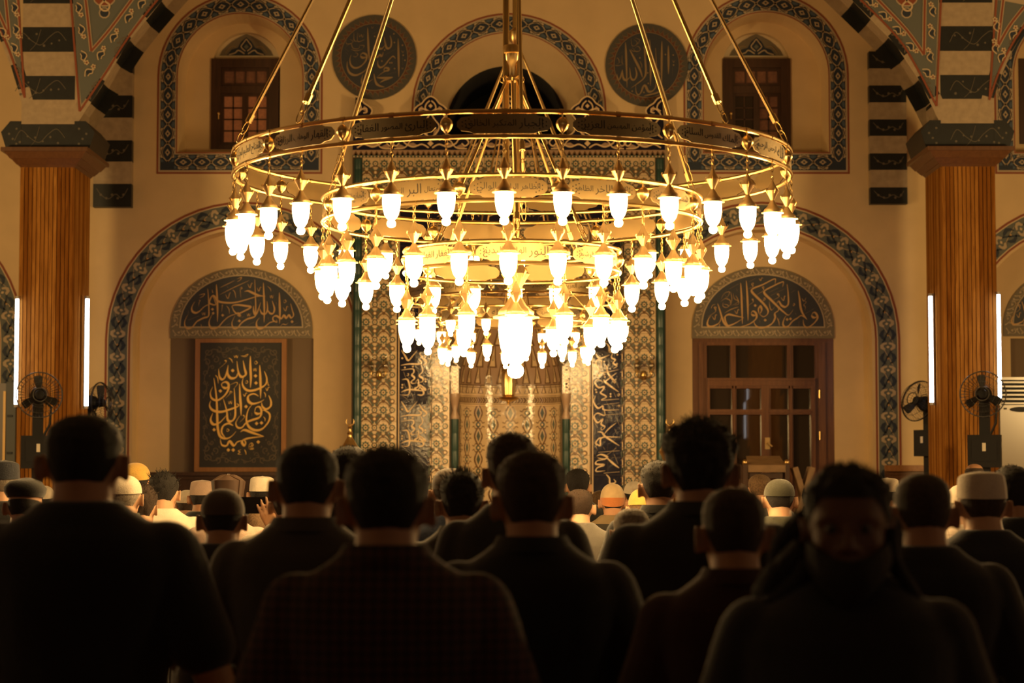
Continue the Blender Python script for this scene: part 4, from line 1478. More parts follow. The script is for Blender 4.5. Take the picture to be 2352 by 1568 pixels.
# the core block behind the tiles (with the opening cut out)
nrow = [1404, 1200, 1000, 900, 880, 860, 840, 815, 790, 765, 740, 715, 690, 670, 655, 643, 635, 630]
core = MB()
outer = [M0(808, 1404), M0(808, 345), M0(1529, 345), M0(1529, 1404)]
open_ = [M0(1172 - hw_niche(y), y) for y in nrow] + [M0(1172 + hw_niche(y), y) for y in reversed(nrow)]
ringo = outer
# outline with the opening let in from the foot
prof = [M0(808, 1404), M0(1172 - 117, 1404)] + open_[1:-1] + [M0(1172 + 117, 1404), M0(1529, 1404), M0(1529, 345), M0(808, 345)]
core.poly([p - org for p in prof], 'grout')
core.grid([[p - org for p in outer], [Vector((p.x, WY, p.z)) - org for p in outer]], 'tile_brown')
core.build('core', mih)


# niche surface
def nf(d=0.0):
    def f(u, y):
        h = hw_niche(y)
        a = u * pi / 2
        c = M0(1172, y)
        wx = M0(1172 + h, y).x - c.x
        return Vector((c.x + (wx - d) * sin(a), MY + 0.02 + (0.50 * (h / 117.0) - d) * cos(a), c.z)) - org
    return f


nm = MB()
N0, N1, N2 = nf(), nf(0.004), nf(0.008)
for (ya, yb, m) in ((1404, 930, 'tile_cream'), (930, 902, 'tile_brown'), (902, 880, 'tile_cream'), (880, 632, 'tile_pink')):
    st = max(2, int((ya - yb) / 20))
    rows = [[N0(-1 + 2 * j / 24, ya + (yb - ya) * i / st) for j in range(25)] for i in range(st + 1)]
    nm.grid(rows, m)
nme = nm.build('niche_wall', mih, 60)
npn = MB()
for (y, w) in ((928, 1.6), (904, 1.6), (924, 1.0), (908, 1.0), (881, 1.4), (886, .8)):
    npn.grid([[N1(-1 + 2 * j / 24, y + w) for j in range(25)], [N1(-1 + 2 * j / 24, y - w) for j in range(25)]], 'tile_script' if y > 900 else 'tile_brown')
# band of interlace
for k in range(26):
    u0 = -1 + 2 * k / 26
    q = lambda u, v: N1(u0 + u * 2 / 26, 916 + v * 6)
    pen(npn, [(0, -1), (.3, 0), (0, 1)], .12, 'tile_script', q, n=2)
    pen(npn, [(.5, -1), (.9, 0), (.5, 1)], .12, 'tile_script', q, n=2)
# leaf spikes of the hood
for row, (yb, hgt, nn) in enumerate(((900, 20, 16), (878, 56, 12), (840, 70, 10), (790, 80, 8), (730, 70, 6))):
    for k in range(nn):
        u0 = -1 + 2 * (k + .5 * (row % 2 == 0) + .25) / nn
        q = lambda u, v: N1(max(-1, min(1, u0 + u * .8 / nn)), yb - v * hgt)
        npn.poly([q(-.9, 0), q(-.55, .35), q(0, 1), q(.55, .35), q(.9, 0)], 'tile_brown')
        q2 = lambda u, v: N2(max(-1, min(1, u0 + u * .8 / nn)), yb - v * hgt)
        npn.poly([q2(-.5, .05), q2(-.25, .35), q2(0, .75), q2(.25, .35), q2(.5, .05)], 'tile_cream' if row else 'tile_script')
        npn.poly([q2(-.12, .1), q2(0, .5), q2(.12, .1)], 'tile_teal')
# medallion field: rows of pointed medallions, rosettes and the vines that tie them
NC = 9
for r in range(18):
    for c in range(NC):
        u0 = -1 + 2 * (c + .5) / NC
        y0 = 946 + 27 * r
        q = lambda u, v: N1(max(-.999, min(.999, u0 + u / NC)), y0 + v * 27)
        q2 = lambda u, v: N2(max(-.999, min(.999, u0 + u / NC)), y0 + v * 27)
        q4 = lambda u, v: q2(u, v) + Vector((0, -.004, 0))
        if (c + r) % 2 == 0:
            npn.poly([q(0, -.92), q(.34, -.55), q(.62, -.2), q(.66, .0), q(.62, .2), q(.34, .55), q(0, .92), q(-.34, .55), q(-.62, .2), q(-.66, 0), q(-.62, -.2), q(-.34, -.55)], 'tile_brown')
            npn.poly([q2(0, -.70), q2(.3, -.38), q2(.46, 0), q2(.3, .38), q2(0, .70), q2(-.3, .38), q2(-.46, 0), q2(-.3, -.38)], 'tile_cream')
            npn.poly([q4(0, -.48), q4(.3, 0), q4(0, .48), q4(-.3, 0)], 'tile_teal')
        else:
            disc(npn, (0, 0), .36, 'tile_teal', q, 8, ry=.24)
            disc(npn, (0, 0), .17, 'tile_script', q2, 6, ry=.12)
            for t in (-1, 1):
                disc(npn, (0, .42 * t), .16, 'tile_brown', q, 6, ry=.10)
            for sx in (-1, 1):
                for t in (-1, 1):
                    pen(npn, [(.1 * sx, .3 * t), (.42 * sx, .36 * t), (.62 * sx, .14 * t), (.9 * sx, .22 * t)], .085, 'tile_brown', q, n=2)
npn.build('niche_ornament', mih)

# flat tile courses: every tile its own slightly uneven plate
TS = 40.4
rt = random.Random(3)


def tile_field(name, x0, x1, y0, y1, m, nx=None, clip=None):
    mb = MB()
    n = nx or max(1, round((x1 - x0) / TS))
    w = (x1 - x0) / n
    y = y0
    while y < y1 - 1:
        yy = min(y + TS, y1)
        for k in range(n):
            xa, xb = x0 + k * w + .35, x0 + (k + 1) * w - .35
            if clip and clip(xa, xb, y, yy):
                continue
            e = [0.002 + rt.uniform(0, .0022) for _ in range(4)]
            if xb < 1034 and y > 900:      # the lower left courses are laid a little askew
                k2 = rt.uniform(.0028, .0052)
                e = [.0012 + k2 + e[0] * .2, .0010 + e[1] * .2, .0010 + e[2] * .2, .0012 + k2 + e[3] * .2]
            P = [M0(xa, yy - .35), M0(xb, yy - .35), M0(xb, y + .35), M0(xa, y + .35)]
            mb.poly([Vector((p.x, p.y - e[i], p.z)) - org for i, p in enumerate(P)], m)
        y = yy
    return mb.build(name, mih)


def inside_niche(xa, xb, ya, yb):
    h = hw_niche(max(ya, yb)) if max(ya, yb) > 632 else 0
    return h > 0 and xb > 1172 - h * .98 and xa < 1172 + h * .98


for (nm_, xa, xb, ya, yb) in (('floral_tiles', 831, 912, 362, 1404), ('floral_tiles', 993, 1033, 520, 1404), ('floral_tiles', 1310, 1354, 520, 1404),
                              ('floral_tiles', 1433, 1506, 362, 1404), ('floral_tiles', 912, 1433, 362, 440)):
    tile_field(nm_, xa, xb, ya, yb, 'tile_cream')
tile_field('floral_tiles', 1033, 1310, 520, 1404, 'tile_cream', nx=7, clip=inside_niche)


def flower_cell(mb, x, y, s=1.0, alt=False):
    q = lambda u, v: rl(M2)(x + u * s, y + v * s)
    q2 = lambda u, v: rl(M3)(x + u * s, y + v * s)
    # round flower with petals
    pts = []
    for k in range(16):
        r = 10.4 if k % 2 == 0 else 7.2
        pts.append(q(r * cos(2 * pi * k / 16), r * sin(2 * pi * k / 16)))
    mb.poly(pts, 'tile_teal')
    disc(mb, (0, 0), 4.4, 'tile_script', q2, 8)
    disc(mb, (0, 0), 2.6, 'tile_brown', q2, 6)
    # small rosette
    disc(mb, (20, 0), 7.0, 'tile_teal', q, 8)
    disc(mb, (20, 0), 4.2, 'tile_cream', q2, 8)
    disc(mb, (20, 0), 1.6, 'tile_brown', q2, 6)
    # serrated leaves
    for f in (1, -1):
        mb.poly([q(3 * f, 8), q(14 * f, 9), q(20 * f, 18), q(18.5 * f, 30), q(11 * f, 35), q(13.5 * f, 27), q(9 * f, 20), q(4 * f, 16)], 'tile_teal')
        mb.poly([q2(8 * f, 13), q2(14 * f, 17), q2(15 * f, 24), q2(12 * f, 19)], 'tile_brown')
        pen(mb, [(0, 20), (8 * f, 24), (14 * f, 32), (20 * f, 38)], 2.6, 'tile_brown', q, n=2)
        pen(mb, [(20 * f, 6), (12 * f, 8), (4 * f, 16), (0, 20)], 2.4, 'tile_brown', q, n=2)
    disc(mb, (20, 20), 6.2, 'tile_brown', q, 8)
    disc(mb, (20, 20), 3.4, 'tile_script', q2, 6)
    disc(mb, (0, 20), 4.2, 'tile_brown', q, 6)


fl = MB()
for (xa, xb, ya, yb) in ((831, 912, 362, 1180), (1433, 1506, 362, 1180), (993, 1033, 520, 1180), (1310, 1354, 520, 1180), (912, 1433, 362, 440), (1033, 1310, 520, 640)):
    n = max(1, round((xb - xa) / 40))
    w = (xb - xa) / n
    y = ya + 14
    while y < yb - 20:
        for k in range(n):
            flower_cell(fl, xa + k * w + 10, y, w / 40.0)
        y += 40.4
fl.build('floral_pattern', mih)
# spandrels beside the hood
for s in (-1, 1):
    sp = MB()
    for y in range(660, 880, 40):
        h = hw_niche(y)
        x = 1172 + s * (h + 16)
        while abs(x - 1172) < 132:
            q = rl(M2)
            disc(sp, (x, y), 8, 'tile_teal', q, 8)
            disc(sp, (x, y), 4, 'tile_script', rl(M3), 6)
            pen(sp, [(x - 8, y + 10), (x, y + 16), (x + 8, y + 26)], 2.5, 'tile_brown', q, n=2)
            x += s * 24
    sp.build('spandrel_pattern', mih)

# navy inscription, shaped like a gate
tile_field('navy_tiles', 918, 990, 444, 1404, 'tile_navy', nx=2)
tile_field('navy_tiles', 1360, 1429, 444, 1404, 'tile_navy', nx=2)
tile_field('navy_tiles', 990, 1360, 444, 516, 'tile_navy', nx=9)
sc_ = MB()
q2 = rl(M2)


def rect(mb, xa, xb, ya, yb, m, f):
    mb.poly([f(xa, yb), f(xb, yb), f(xb, ya), f(xa, ya)], m)


for (xa, xb) in ((912, 914), (1432, 1434)):
    rect(sc_, xa, xb, 440, 1404, 'tile_navy', q2)
for (xa, xb) in ((915.5, 917.5), (988.5, 990.5), (1359.5, 1361.5), (1427.5, 1429.5)):
    rect(sc_, xa, xb, 444 if xa in (915.5, 1427.5) else 516, 1404, 'tile_script', q2)
for (xa, xb) in ((991.5, 993), (1354.5, 1356.5)):
    rect(sc_, xa, xb, 520, 1404, 'tile_brown', q2)
rect(sc_, 915, 1430, 443, 445, 'tile_script', q2)
rect(sc_, 990, 1360, 514, 516, 'tile_script', q2)
f3_ = rl(M3)
for off in (-640, -320, 0, 575):
    fw = lambda x, y: f3_(900 + x / 4.9, 800 + (y + off) / 4.9)
    if off == -320:
        continue
    keep = [s for s in STRIP_L]
    write(sc_, keep, 22, 'tile_script', fw, thin=0.5)
    dots(sc_, STRIP_L_DOTS, 12, 'tile_script', fw)
for off in (0, -1480):
    fw = lambda x, y: f3_(1345 + x / 4.9, 800 + (y + off) / 4.9)
    write(sc_, STRIP_R if off == 0 else [s for s in STRIP_R], 22, 'tile_script', fw, thin=0.5)
    dots(sc_, STRIP_R_DOTS, 12, 'tile_script', fw)
# the same hand, laid along the top
for k in range(3):
    fw = lambda x, y: f3_(1000 + k * 118 + y / 4.9, 515 - x / 6.4)
    write(sc_, STRIP_L, 22, 'tile_script', fw, thin=0.5)
sc_.build('calligraphy', mih)

# zigzag and pattern bands over the field
zb = MB()
a, b = M0(808, 362) - org, M0(1529, 345) - org
zb.box((a.x, -.02, a.z), (b.x, 0.14, b.z), 'tile_pink')
fz = lambda x, y: rl(fm(0.024))(x, y)
for k in range(60):
    x = 810 + 12 * k
    zb.poly([fz(x, 357), fz(x + 6, 347), fz(x + 12, 357)], 'tile_brown')
    zb.poly([fz(x + 2.5, 357), fz(x + 6, 351), fz(x + 9.5, 357)], 'tile_script')
rect(zb, 808, 1529, 357, 362, 'tile_teal', fz)
for k in range(90):
    x = 810 + 8 * k
    zb.poly([rl(fm(0.027))(x, 361.5), rl(fm(0.027))(x + 2, 357.5), rl(fm(0.027))(x + 4, 361.5)], 'tile_script')
zb.build('zigzag_band', mih)

# crest
cr_ = MB()
def lobe(cx, half=0):
    P = [(-60, 316), (-36, 308), (-26, 292), (-26, 278), (-34, 266), (-38, 254), (-30, 244), (-20, 238), (-12, 228), (0, 222),
         (12, 228), (20, 238), (30, 244), (38, 254), (34, 266), (26, 278), (26, 292), (36, 308), (60, 316)]
    if half < 0:
        P = [p for p in P if p[0] >= 0]
    if half > 0:
        P = [p for p in P if p[0] <= 0]
    return [(cx + x, y) for x, y in P]


outl = [(808, 345)] + lobe(815, -1) + lobe(988) + lobe(1169) + lobe(1350) + lobe(1523, 1) + [(1529, 345)]
fcr = rl(fm(0.02))
cr_.poly([fcr(*p) for p in outl], 'tile_navy')
cr_.grid([[fcr(*p) for p in outl], [fcr(*p) + Vector((0, .12, 0)) for p in outl]], 'tile_navy')
L, R = [], []
fcr2, fcr3 = rl(fm(0.025)), rl(fm(0.03))
pth = Path(outl[1:-1])
pen(cr_, outl[1:-1], 3.0, 'tile_script', fcr2, n=3)
for cx in (815, 988, 1169, 1350, 1523):
    for s in (-1, 1):
        if (cx == 815 and s < 0) or (cx == 1523 and s > 0):
            continue
        q = lambda x, y: fcr2(cx + s * x, y)
        pen(cr_, [(0, 318), (14, 306), (20, 290), (10, 276), (4, 264), (14, 252), (24, 250), (26, 258), (18, 260)], 3, 'tile_script', q)
        pen(cr_, [(2, 232), (10, 240), (12, 250), (4, 256)], 3, 'tile_script', q)
        cr_.poly([q(8, 300), q(16, 296), q(14, 310), q(6, 314)], 'tile_pink')
        cr_.poly([q(20, 244), q(28, 250), q(24, 258), q(16, 252)], 'tile_pink')
        # wide scrolls of the strip
        pen(cr_, [(4, 340), (20, 332), (40, 338), (58, 330), (66, 320), (80, 318), (88, 328), (80, 336), (72, 330)], 3.2, 'tile_script', q)
        pen(cr_, [(20, 322), (34, 318), (46, 324), (60, 340), (84, 342)], 2.6, 'tile_script', q)
        cr_.poly([q(26, 336), q(40, 328), q(54, 331), q(44, 338)], 'tile_pink')
        cr_.poly([q(58, 338), q(70, 332), q(80, 340), q(66, 343)], 'tile_pink')
    q = lambda x, y: fcr2(cx + x, y)
    if cx not in (815, 1523):
        diamond(cr_, (0, 330), 7, 'tile_script', q)
        diamond(cr_, (0, 244), 5, 'tile_script', q)
cr_.build('crest', mih)

# green columns
def green_col(x0, x1, y0, y1, cap):
    mb = MB()
    a, b = M0(x0, y1) - org, M0(x1, y0) - org
    r = (b.x - a.x) / 2
    xc = (a.x + b.x) / 2
    prof = [(r, a.z)]
    z = a.z
    rows = []
    zz = [a.z]
    while zz[-1] < b.z - .25:
        zz.append(zz[-1] + .21)
    zz.append(b.z)
    pr = []
    for i, z in enumerate(zz):
        pr += [(r, z - .004), (r * .985, z), (r, z + .004)] if 0 < i < len(zz) - 1 else [(r, z)]
    mb.lathe(pr, 'tile_green', 14, (xc, -0.0, 0))
    if cap:
        mb.lathe([(r * 1.05, b.z), (r * 1.1, b.z + .03), (r * .6, b.z + .1), (r * 1.0, b.z + .2), (r * 1.25, b.z + .26), (r * 1.2, b.z + .30), (0.001, b.z + .30)], 'tile_pink', 14, (xc, 0, 0))
    return mb.build('green_column', mih, 40)


green_col(811, 831, 365, 1404, False)
green_col(1507, 1527, 365, 1404, False)
green_col(1036, 1054, 962, 1404, True)
green_col(1291, 1309, 962, 1404, True)
# little interlaced strips over the inner columns
for xc in (1045, 1300):
    st = MB()
    rect(st, xc - 9, xc + 9, 840, 905, 'tile_brown', q2)
    for k in range(8):
        y = 842 + 8 * k
        pen(st, [(xc - 6, y), (xc, y + 4), (xc + 6, y), ], 2, 'tile_script', f3_, n=2)
        pen(st, [(xc - 6, y + 7), (xc, y + 3), (xc + 6, y + 7)], 2, 'tile_script', f3_, n=2)
    st.build('interlace_strip', mih)
# ================================================================ chandeliers
# Arabic writing in presentation forms, drawn with the built-in font and bent round the rings
FORMS = {  # letter: isolated, final, initial, medial
    'ا': 'ﺍﺎﺍﺎ', 'أ': 'ﺃﺄﺃﺄ', 'ب': 'ﺏﺐﺑﺒ', 'ت': 'ﺕﺖﺗﺘ', 'ج': 'ﺝﺞﺟﺠ', 'ح': 'ﺡﺢﺣﺤ', 'خ': 'ﺥﺦﺧﺨ', 'د': 'ﺩﺪﺩﺪ', 'ر': 'ﺭﺮﺭﺮ', 'ز': 'ﺯﺰﺯﺰ',
    'س': 'ﺱﺲﺳﺴ', 'ص': 'ﺹﺺﺻﺼ', 'ط': 'ﻁﻂﻃﻄ', 'ظ': 'ﻅﻆﻇﻈ', 'ع': 'ﻉﻊﻋﻌ', 'غ': 'ﻍﻎﻏﻐ', 'ف': 'ﻑﻒﻓﻔ', 'ق': 'ﻕﻖﻗﻘ', 'ك': 'ﻙﻚﻛﻜ', 'ل': 'ﻝﻞﻟﻠ',
    'م': 'ﻡﻢﻣﻤ', 'ن': 'ﻥﻦﻧﻨ', 'ه': 'ﻩﻪﻫﻬ', 'و': 'ﻭﻮﻭﻮ', 'ي': 'ﻱﻲﻳﻴ', 'ئ': 'ﺉﺊﺋﺌ', 'ؤ': 'ﺅﺆﺅﺆ', 'ض': 'ﺽﺾﺿﻀ', 'ش': 'ﺵﺶﺷﺸ'}
NOJOIN = set('اأدرزوؤ')


def shape(word):
    out = []
    for i, c in enumerate(word):
        if c not in FORMS:
            out.append(c)
            continue
        prev = i > 0 and word[i - 1] in FORMS and word[i - 1] not in NOJOIN
        nxt = i + 1 < len(word) and word[i + 1] in FORMS and c not in NOJOIN
        out.append(FORMS[c][(1 if prev else 0) if not nxt else (3 if prev else 2)])
    return ''.join(reversed(out))


TXT = {}


def text_tris(s):
    """flat triangles of the written words, height about 1, centred"""
    if s in TXT:
        return TXT[s]
    cu = bpy.data.curves.new('writing', 'FONT')
    cu.body = ' '.join(shape(w) for w in reversed(s.split(' ')))
    cu.resolution_u = 2
    o = bpy.data.objects.new('writing', cu)
    COL.objects.link(o)
    bpy.context.view_layer.update()
    dg = bpy.context.evaluated_depsgraph_get()
    me = o.evaluated_get(dg).to_mesh()
    me.calc_loop_triangles()
    vs = [(v.co.x, v.co.y) for v in me.vertices]
    ts = [tuple(t.vertices) for t in me.loop_triangles]
    o.evaluated_get(dg).to_mesh_clear()
    bpy.data.objects.remove(o)
    bpy.data.curves.remove(cu)
    if vs:
        x0, x1 = min(v[0] for v in vs), max(v[0] for v in vs)
        y0, y1 = min(v[1] for v in vs), max(v[1] for v in vs)
        k = 1.0 / max(y1 - y0, 1e-3)
        vs = [((x - (x0 + x1) / 2) * k, (y - (y0 + y1) / 2) * k) for x, y in vs]
    TXT[s] = (vs, ts)
    return TXT[s]


NAMES = ['الجبار المتكبر الخالق', 'المؤمن المهيمن العزيز', 'الملك القدوس السلام', 'الله الرحمن الرحيم', 'العليم القابض الباسط', 'الخافض الرافع المعز',
         'السميع البصير الحكم', 'اللطيف الخبير الحليم', 'العظيم الغفور الشكور', 'الحفيظ المقيت الحسيب', 'الجليل الكريم الرقيب', 'الواسع الحكيم الودود', 'المجيد الباعث الشهيد',
         'الفتاح العليم المذل', 'القهار الوهاب الرزاق', 'البارئ المصور الغفار']
NAMES.insert(13, 'الحق الوكيل القوي')
NAMES2 = ['الظاهر الباطن الوالي', 'الاول الاخر الظاهر', 'المقدم المؤخر القادر', 'الواحد الصمد المقتدر', 'الواجد الماجد الحي', 'القيوم المحيي المميت', 'المبدئ المعيد المحصي', 'الولي الحميد المتين',
          'البر التواب المنتقم', 'العفو الرؤوف الغني', 'الجامع المقسط المغني', 'المانع الضار النافع', 'المتعال البر التواب']
NAMES3 = ['النور الهادي البديع', 'الباقي الوارث الرشيد', 'الصبور الله الرحمن', 'الرحيم الملك القدوس', 'السلام المؤمن العزيز', 'الجبار الخالق البارئ', 'الغفار القهار الوهاب']


def rod(mb, a, b, r, m, n=6):
    mb.tube([a, b], r, m, n)


def lamp_meshes(tag_, fluted, sc=1.0, lo=False):
    """brass hanger with chain, vase and bell; milky shade with its bulb tip. Origin at the rail"""
    n = 12 if lo else 18
    b = MB()
    s = sc
    # ring and chain links
    for k, (z, r) in enumerate(((-.014, .011), (-.036, .012), (-.060, .012), (-.084, .012))):
        pts = []
        for j in range(10):
            a = 2 * pi * j / 10
            u, v = r * .55 * cos(a), (r + .004) * sin(a)
            pts.append((u, 0, z + v) if k % 2 == 0 else (0, u, z + v))
        b.tube([(p[0] * s, p[1] * s, p[2] * s) for p in pts], .0026 * s, 'brass_dark', 5, closed=True)
    # vase
    vz = [(.004, -.096), (.008, -.104), (.014, -.118), (.030, -.150), (.036, -.156), (.030, -.166), (.016, -.192), (.009, -.206)]
    b.lathe([(r * s, z * s) for r, z in vz], 'brass_bell', n, flute=0.10 if fluted else 0.03, nf=6)
    # bell
    bz = [(.009, -.206), (.012, -.212), (.020, -.226), (.030, -.243), (.043, -.254), (.047, -.262), (.047, -.268), (.061, -.273), (.061, -.277), (.045, -.277)]
    b.lathe([(r * s, z * s) for r, z in bz], 'brass_bell', n, flute=0.06 if fluted else 0.0, nf=9)
    # four little ears of the vase
    for k in range(4):
        a = pi / 4 + k * pi / 2
        b.tube([((.030 * cos(a)) * s, (.030 * sin(a)) * s, -.168 * s), (.040 * cos(a) * s, .040 * sin(a) * s, -.150 * s), (.036 * cos(a) * s, .036 * sin(a) * s, -.142 * s)], .0035 * s, 'brass', 5)
    g_ = MB()
    gz = [(.044, -.277), (.046, -.300), (.045, -.325), (.041, -.352), (.034, -.376), (.024, -.392), (.0135, -.402)]
    ng = 10
    g_.lathe([(r * s, z * s) for r, z in gz], 'lamp_glow', ng)
    g_.lathe([(.0135 * s, -.402 * s), (.0205 * s, -.410 * s), (.0225 * s, -.420 * s), (.0195 * s, -.431 * s), (.011 * s, -.438 * s), (.001 * s, -.440 * s)], 'lamp_glow', ng)
    return b.mesh('lamp_' + tag_, 35), g_.mesh('glass_shade_' + tag_, 180)


def ring_tier(parent, R, zt, zb, nplates, names, off, rail=.0115, seg=96, text=True):
    """two rails, posts with bud ornaments between them and a name plate between each pair of buds"""
    mb = MB()
    for z in (zt, zb):
        mb.tube([(R * sin(2 * pi * k / seg), -R * cos(2 * pi * k / seg), z) for k in range(seg)], rail, 'brass', 8, closed=True)
    step = 2 * pi / nplates
    cyl = lambda th, r, z: (r * sin(th), -r * cos(th), z)
    for k in range(nplates):
        th = off + (k + .5) * step
        # sleeve on both rails at each post
        for z in (zt, zb):
            for t0, t1, rr in ((-.02, .02, rail * 1.25),):
                mb.tube([cyl(th + t * .6 / R, R, z) for t in (-.03, 0, .03)], rail * 1.22, 'brass', 8)
        th2 = off + k * step
        for z in (zt, zb):
            mb.tube([cyl(th2 + t / R, R, z) for t in (-.014, .014)], rail * 1.2, 'brass', 8)
    o = mb.build('ring', parent, 40)
    hgt = zt - zb
    zm = (zt + zb) / 2
    for k in range(nplates):
        th = off + (k + .5) * step
        b = MB()
        c = cyl(th, R, zm)
        b.tube([(c[0], c[1], zb), (c[0], c[1], zt)], .005, 'brass', 6)
        b.lathe([(.005, .036), (.014, .033), (.026, .020), (.031, .004), (.030, -.004), (.024, -.022), (.012, -.036), (.006, -.042)], 'brass', 16, c, flute=.06, nf=8)
        b.build('bud_ornament', o, 35)
        # name plate
        p = MB()
        th0 = off + k * step
        Lh = step * R / 2 - .055
        hh = hgt * .39
        n = 22
        prof = []
        for i in range(n + 1):
            s = -Lh + 2 * Lh * i / n
            e = Lh - abs(s)
            if e > .07:
                h = hh
            elif e > .045:
                h = hh * .80
            else:
                h = hh * (.25 + .5 * sqrt(max(0, 1 - ((.045 - e) / .045) ** 2)))
            prof.append((s, h))
        Ro, Ri = R + .003, R - .003
        ro = [[cyl(th0 + s / R, Ro, zm + h) for s, h in prof], [cyl(th0 + s / R, Ro, zm - h) for s, h in prof]]
        ri = [[cyl(th0 + s / R, Ri, zm - h) for s, h in prof], [cyl(th0 + s / R, Ri, zm + h) for s, h in prof]]
        p.grid(ro, 'brass_plate')
        p.grid(ri, 'brass_plate')
        p.grid([ro[0], ri[1]], 'brass_plate')
        p.grid([ro[1], ri[0]], 'brass_plate')
        # thin stays to the rails and a back post
        for t in (-.6, 0, .6):
            q = th0 + t * Lh / R
            p.tube([cyl(q, R, zm + hh * .98), cyl(q, R, zt)], .003, 'brass', 4)
            p.tube([cyl(q, R, zm - hh * .98), cyl(q, R, zb)], .003, 'brass', 4)
        # pierced dots at both ends
        for sg in (-1, 1):
            for (du, dv) in ((.062, .5), (.062, -.5), (.062, 0), (.045, .35), (.045, -.35), (.045, 0), (.028, .2), (.028, -.2)):
                q = th0 + sg * (Lh - du) / R
                zc = zm + dv * hh
                p.poly([cyl(q + .004 * cos(a) / R, R + .0045, zc + .004 * sin(a)) for a in (2 * pi * j / 6 for j in range(6))], 'engraving')
        if text:
            words = names[k % len(names)].split(' ')
            for wi, wd in enumerate(words):
                vs, ts = text_tris(wd)
                if not vs:
                    continue
                wx = max(abs(v[0]) for v in vs)
                hs = min(hh * 1.35, (Lh * .50) / max(wx * 2, .1))
                cx_ = (1 - wi) * Lh * .56
                kk = p.mi('engraving')
                b0 = len(p.v)
                p.v += [cyl(th0 + (cx_ + x * hs) / R, R + .0045, zm + y * hs) for x, y in vs]
                for t in ts:
                    p.f.append(tuple(b0 + i for i in t))
                    p.m.append(kk)
        p.build('name_plate', o, 30)
    return o


def hang(parent, meshes, R, z, n, off, nm='lamp'):
    for k in range(n):
        th = off + 2 * pi * k / n
        l = link(nm, meshes[0], parent, (R * sin(th), -R * cos(th), z))
        l.rotation_euler = (0, 0, th)
        link('glass_shade', meshes[1], l)


def sling(parent, p0, p1, r, links=True):
    """suspension rod with a turnbuckle and a link at its foot"""
    mb = MB()
    a, b = Vector(p0), Vector(p1)
    d = (b - a).normalized()
    L = (b - a).length
    foot = .16 if links else 0
    mb.tube([a, a + d * (L - foot)], r, 'brass', 8)
    if links:
        q = a + d * (L - foot)
        mb.tube([q - d * .02, q + d * .03], r * 1.7, 'brass', 8)
        s = d.cross(Vector((0, 1, 0.3))).normalized()
        for t0 in (.03, .085):
            pts = [q + d * (t0 + .035 + .04 * cos(x)) + s * (.013 * sin(x)) for x in (2 * pi * j / 10 for j in range(10))]
            mb.tube(pts, .0035, 'brass_dark', 5, closed=True)
    return mb.build('suspension_rod', parent, 40)


DC = 10.5
KS = DC / 12.5       # the rings were measured for a distance of 12.5 m; nearer means smaller
cxw = W(1176, 700, DC).x
ch = thing('chandelier', 'great tiered brass ring chandelier with lit milky lamps hanging low in front', 'chandelier', (cxw, DC, CAMZ * (1 - KS)), 0, 'brass chandeliers')
ch.scale = (KS, KS, KS)
LA = lamp_meshes('plain', False)
LB = lamp_meshes('fluted', True)
R1, R2, R3 = 1.60, 1.0875, 0.62
o1 = radians(-1.4)
ring_tier(ch, R1, 3.475, 3.347, 17, NAMES, o1)
hang(ch, LA, R1, 3.337, 34, o1)
o2 = radians(-1.0 + 0.0)
ring_tier(ch, R2, 3.224, 3.090, 13, NAMES2, o2)
hang(ch, LB, R2, 3.080, 26, o2)
o3 = radians(2.0)
ring_tier(ch, R3, 2.926, 2.803, 7, NAMES3, o3)
hang(ch, LB, R3, 2.793, 14, o3)
APEX = (0, 0, 6.65)
for th in (-73, -45, 45, 73, 135, -135):
    t = radians(th)
    sling(ch, APEX, (R1 * sin(t), -R1 * cos(t), 3.49), .0115)
for th in (-98, 98, 3, 176):
    t = radians(th)
    sling(ch, APEX, (R2 * sin(t), -R2 * cos(t), 3.235), .0095)
hub = MB()
hub.tube([(0.035, 0, 2.55), (0.035, 0, 11.55)], .012, 'brass', 10)
hub.tube([(-.035, 0.01, 3.0), (-.035, 0.01, 11.55)], .020, 'brass_dark', 10)
hub.lathe([(.001, 4.13), (.046, 4.13), (.050, 4.125), (.050, 4.085), (.040, 4.08), (.036, 4.04), (.02, 4.01), (.02, 3.95), (.040, 3.94), (.040, 3.92), (.001, 3.91)], 'brass', 16)
for k in range(8):
    a = 2 * pi * k / 8
    c = Vector((.052 * cos(a), .052 * sin(a), 3.93))
    hub.tube([c + Vector((0, 0, .018 * cos(x))) + Vector((cos(a), sin(a), 0)) * (.018 * sin(x)) for x in (2 * pi * j / 8 for j in range(8))], .004, 'brass', 5, closed=True)
hub.build('central_pole', ch, 40)
for th in (-42, 42, 3, 140, -140, 178):
    t = radians(th)
    sling(ch, (.05 * sin(t), -.05 * cos(t), 3.92), (R3 * sin(t), -R3 * cos(t), 2.935), .0085)
# the large lamp in the middle
big = lamp_meshes('large', True, 2.12)
l = link('lamp', big[0], ch, (0.02, 0, 3.13))
link('glass_shade', big[1], l)

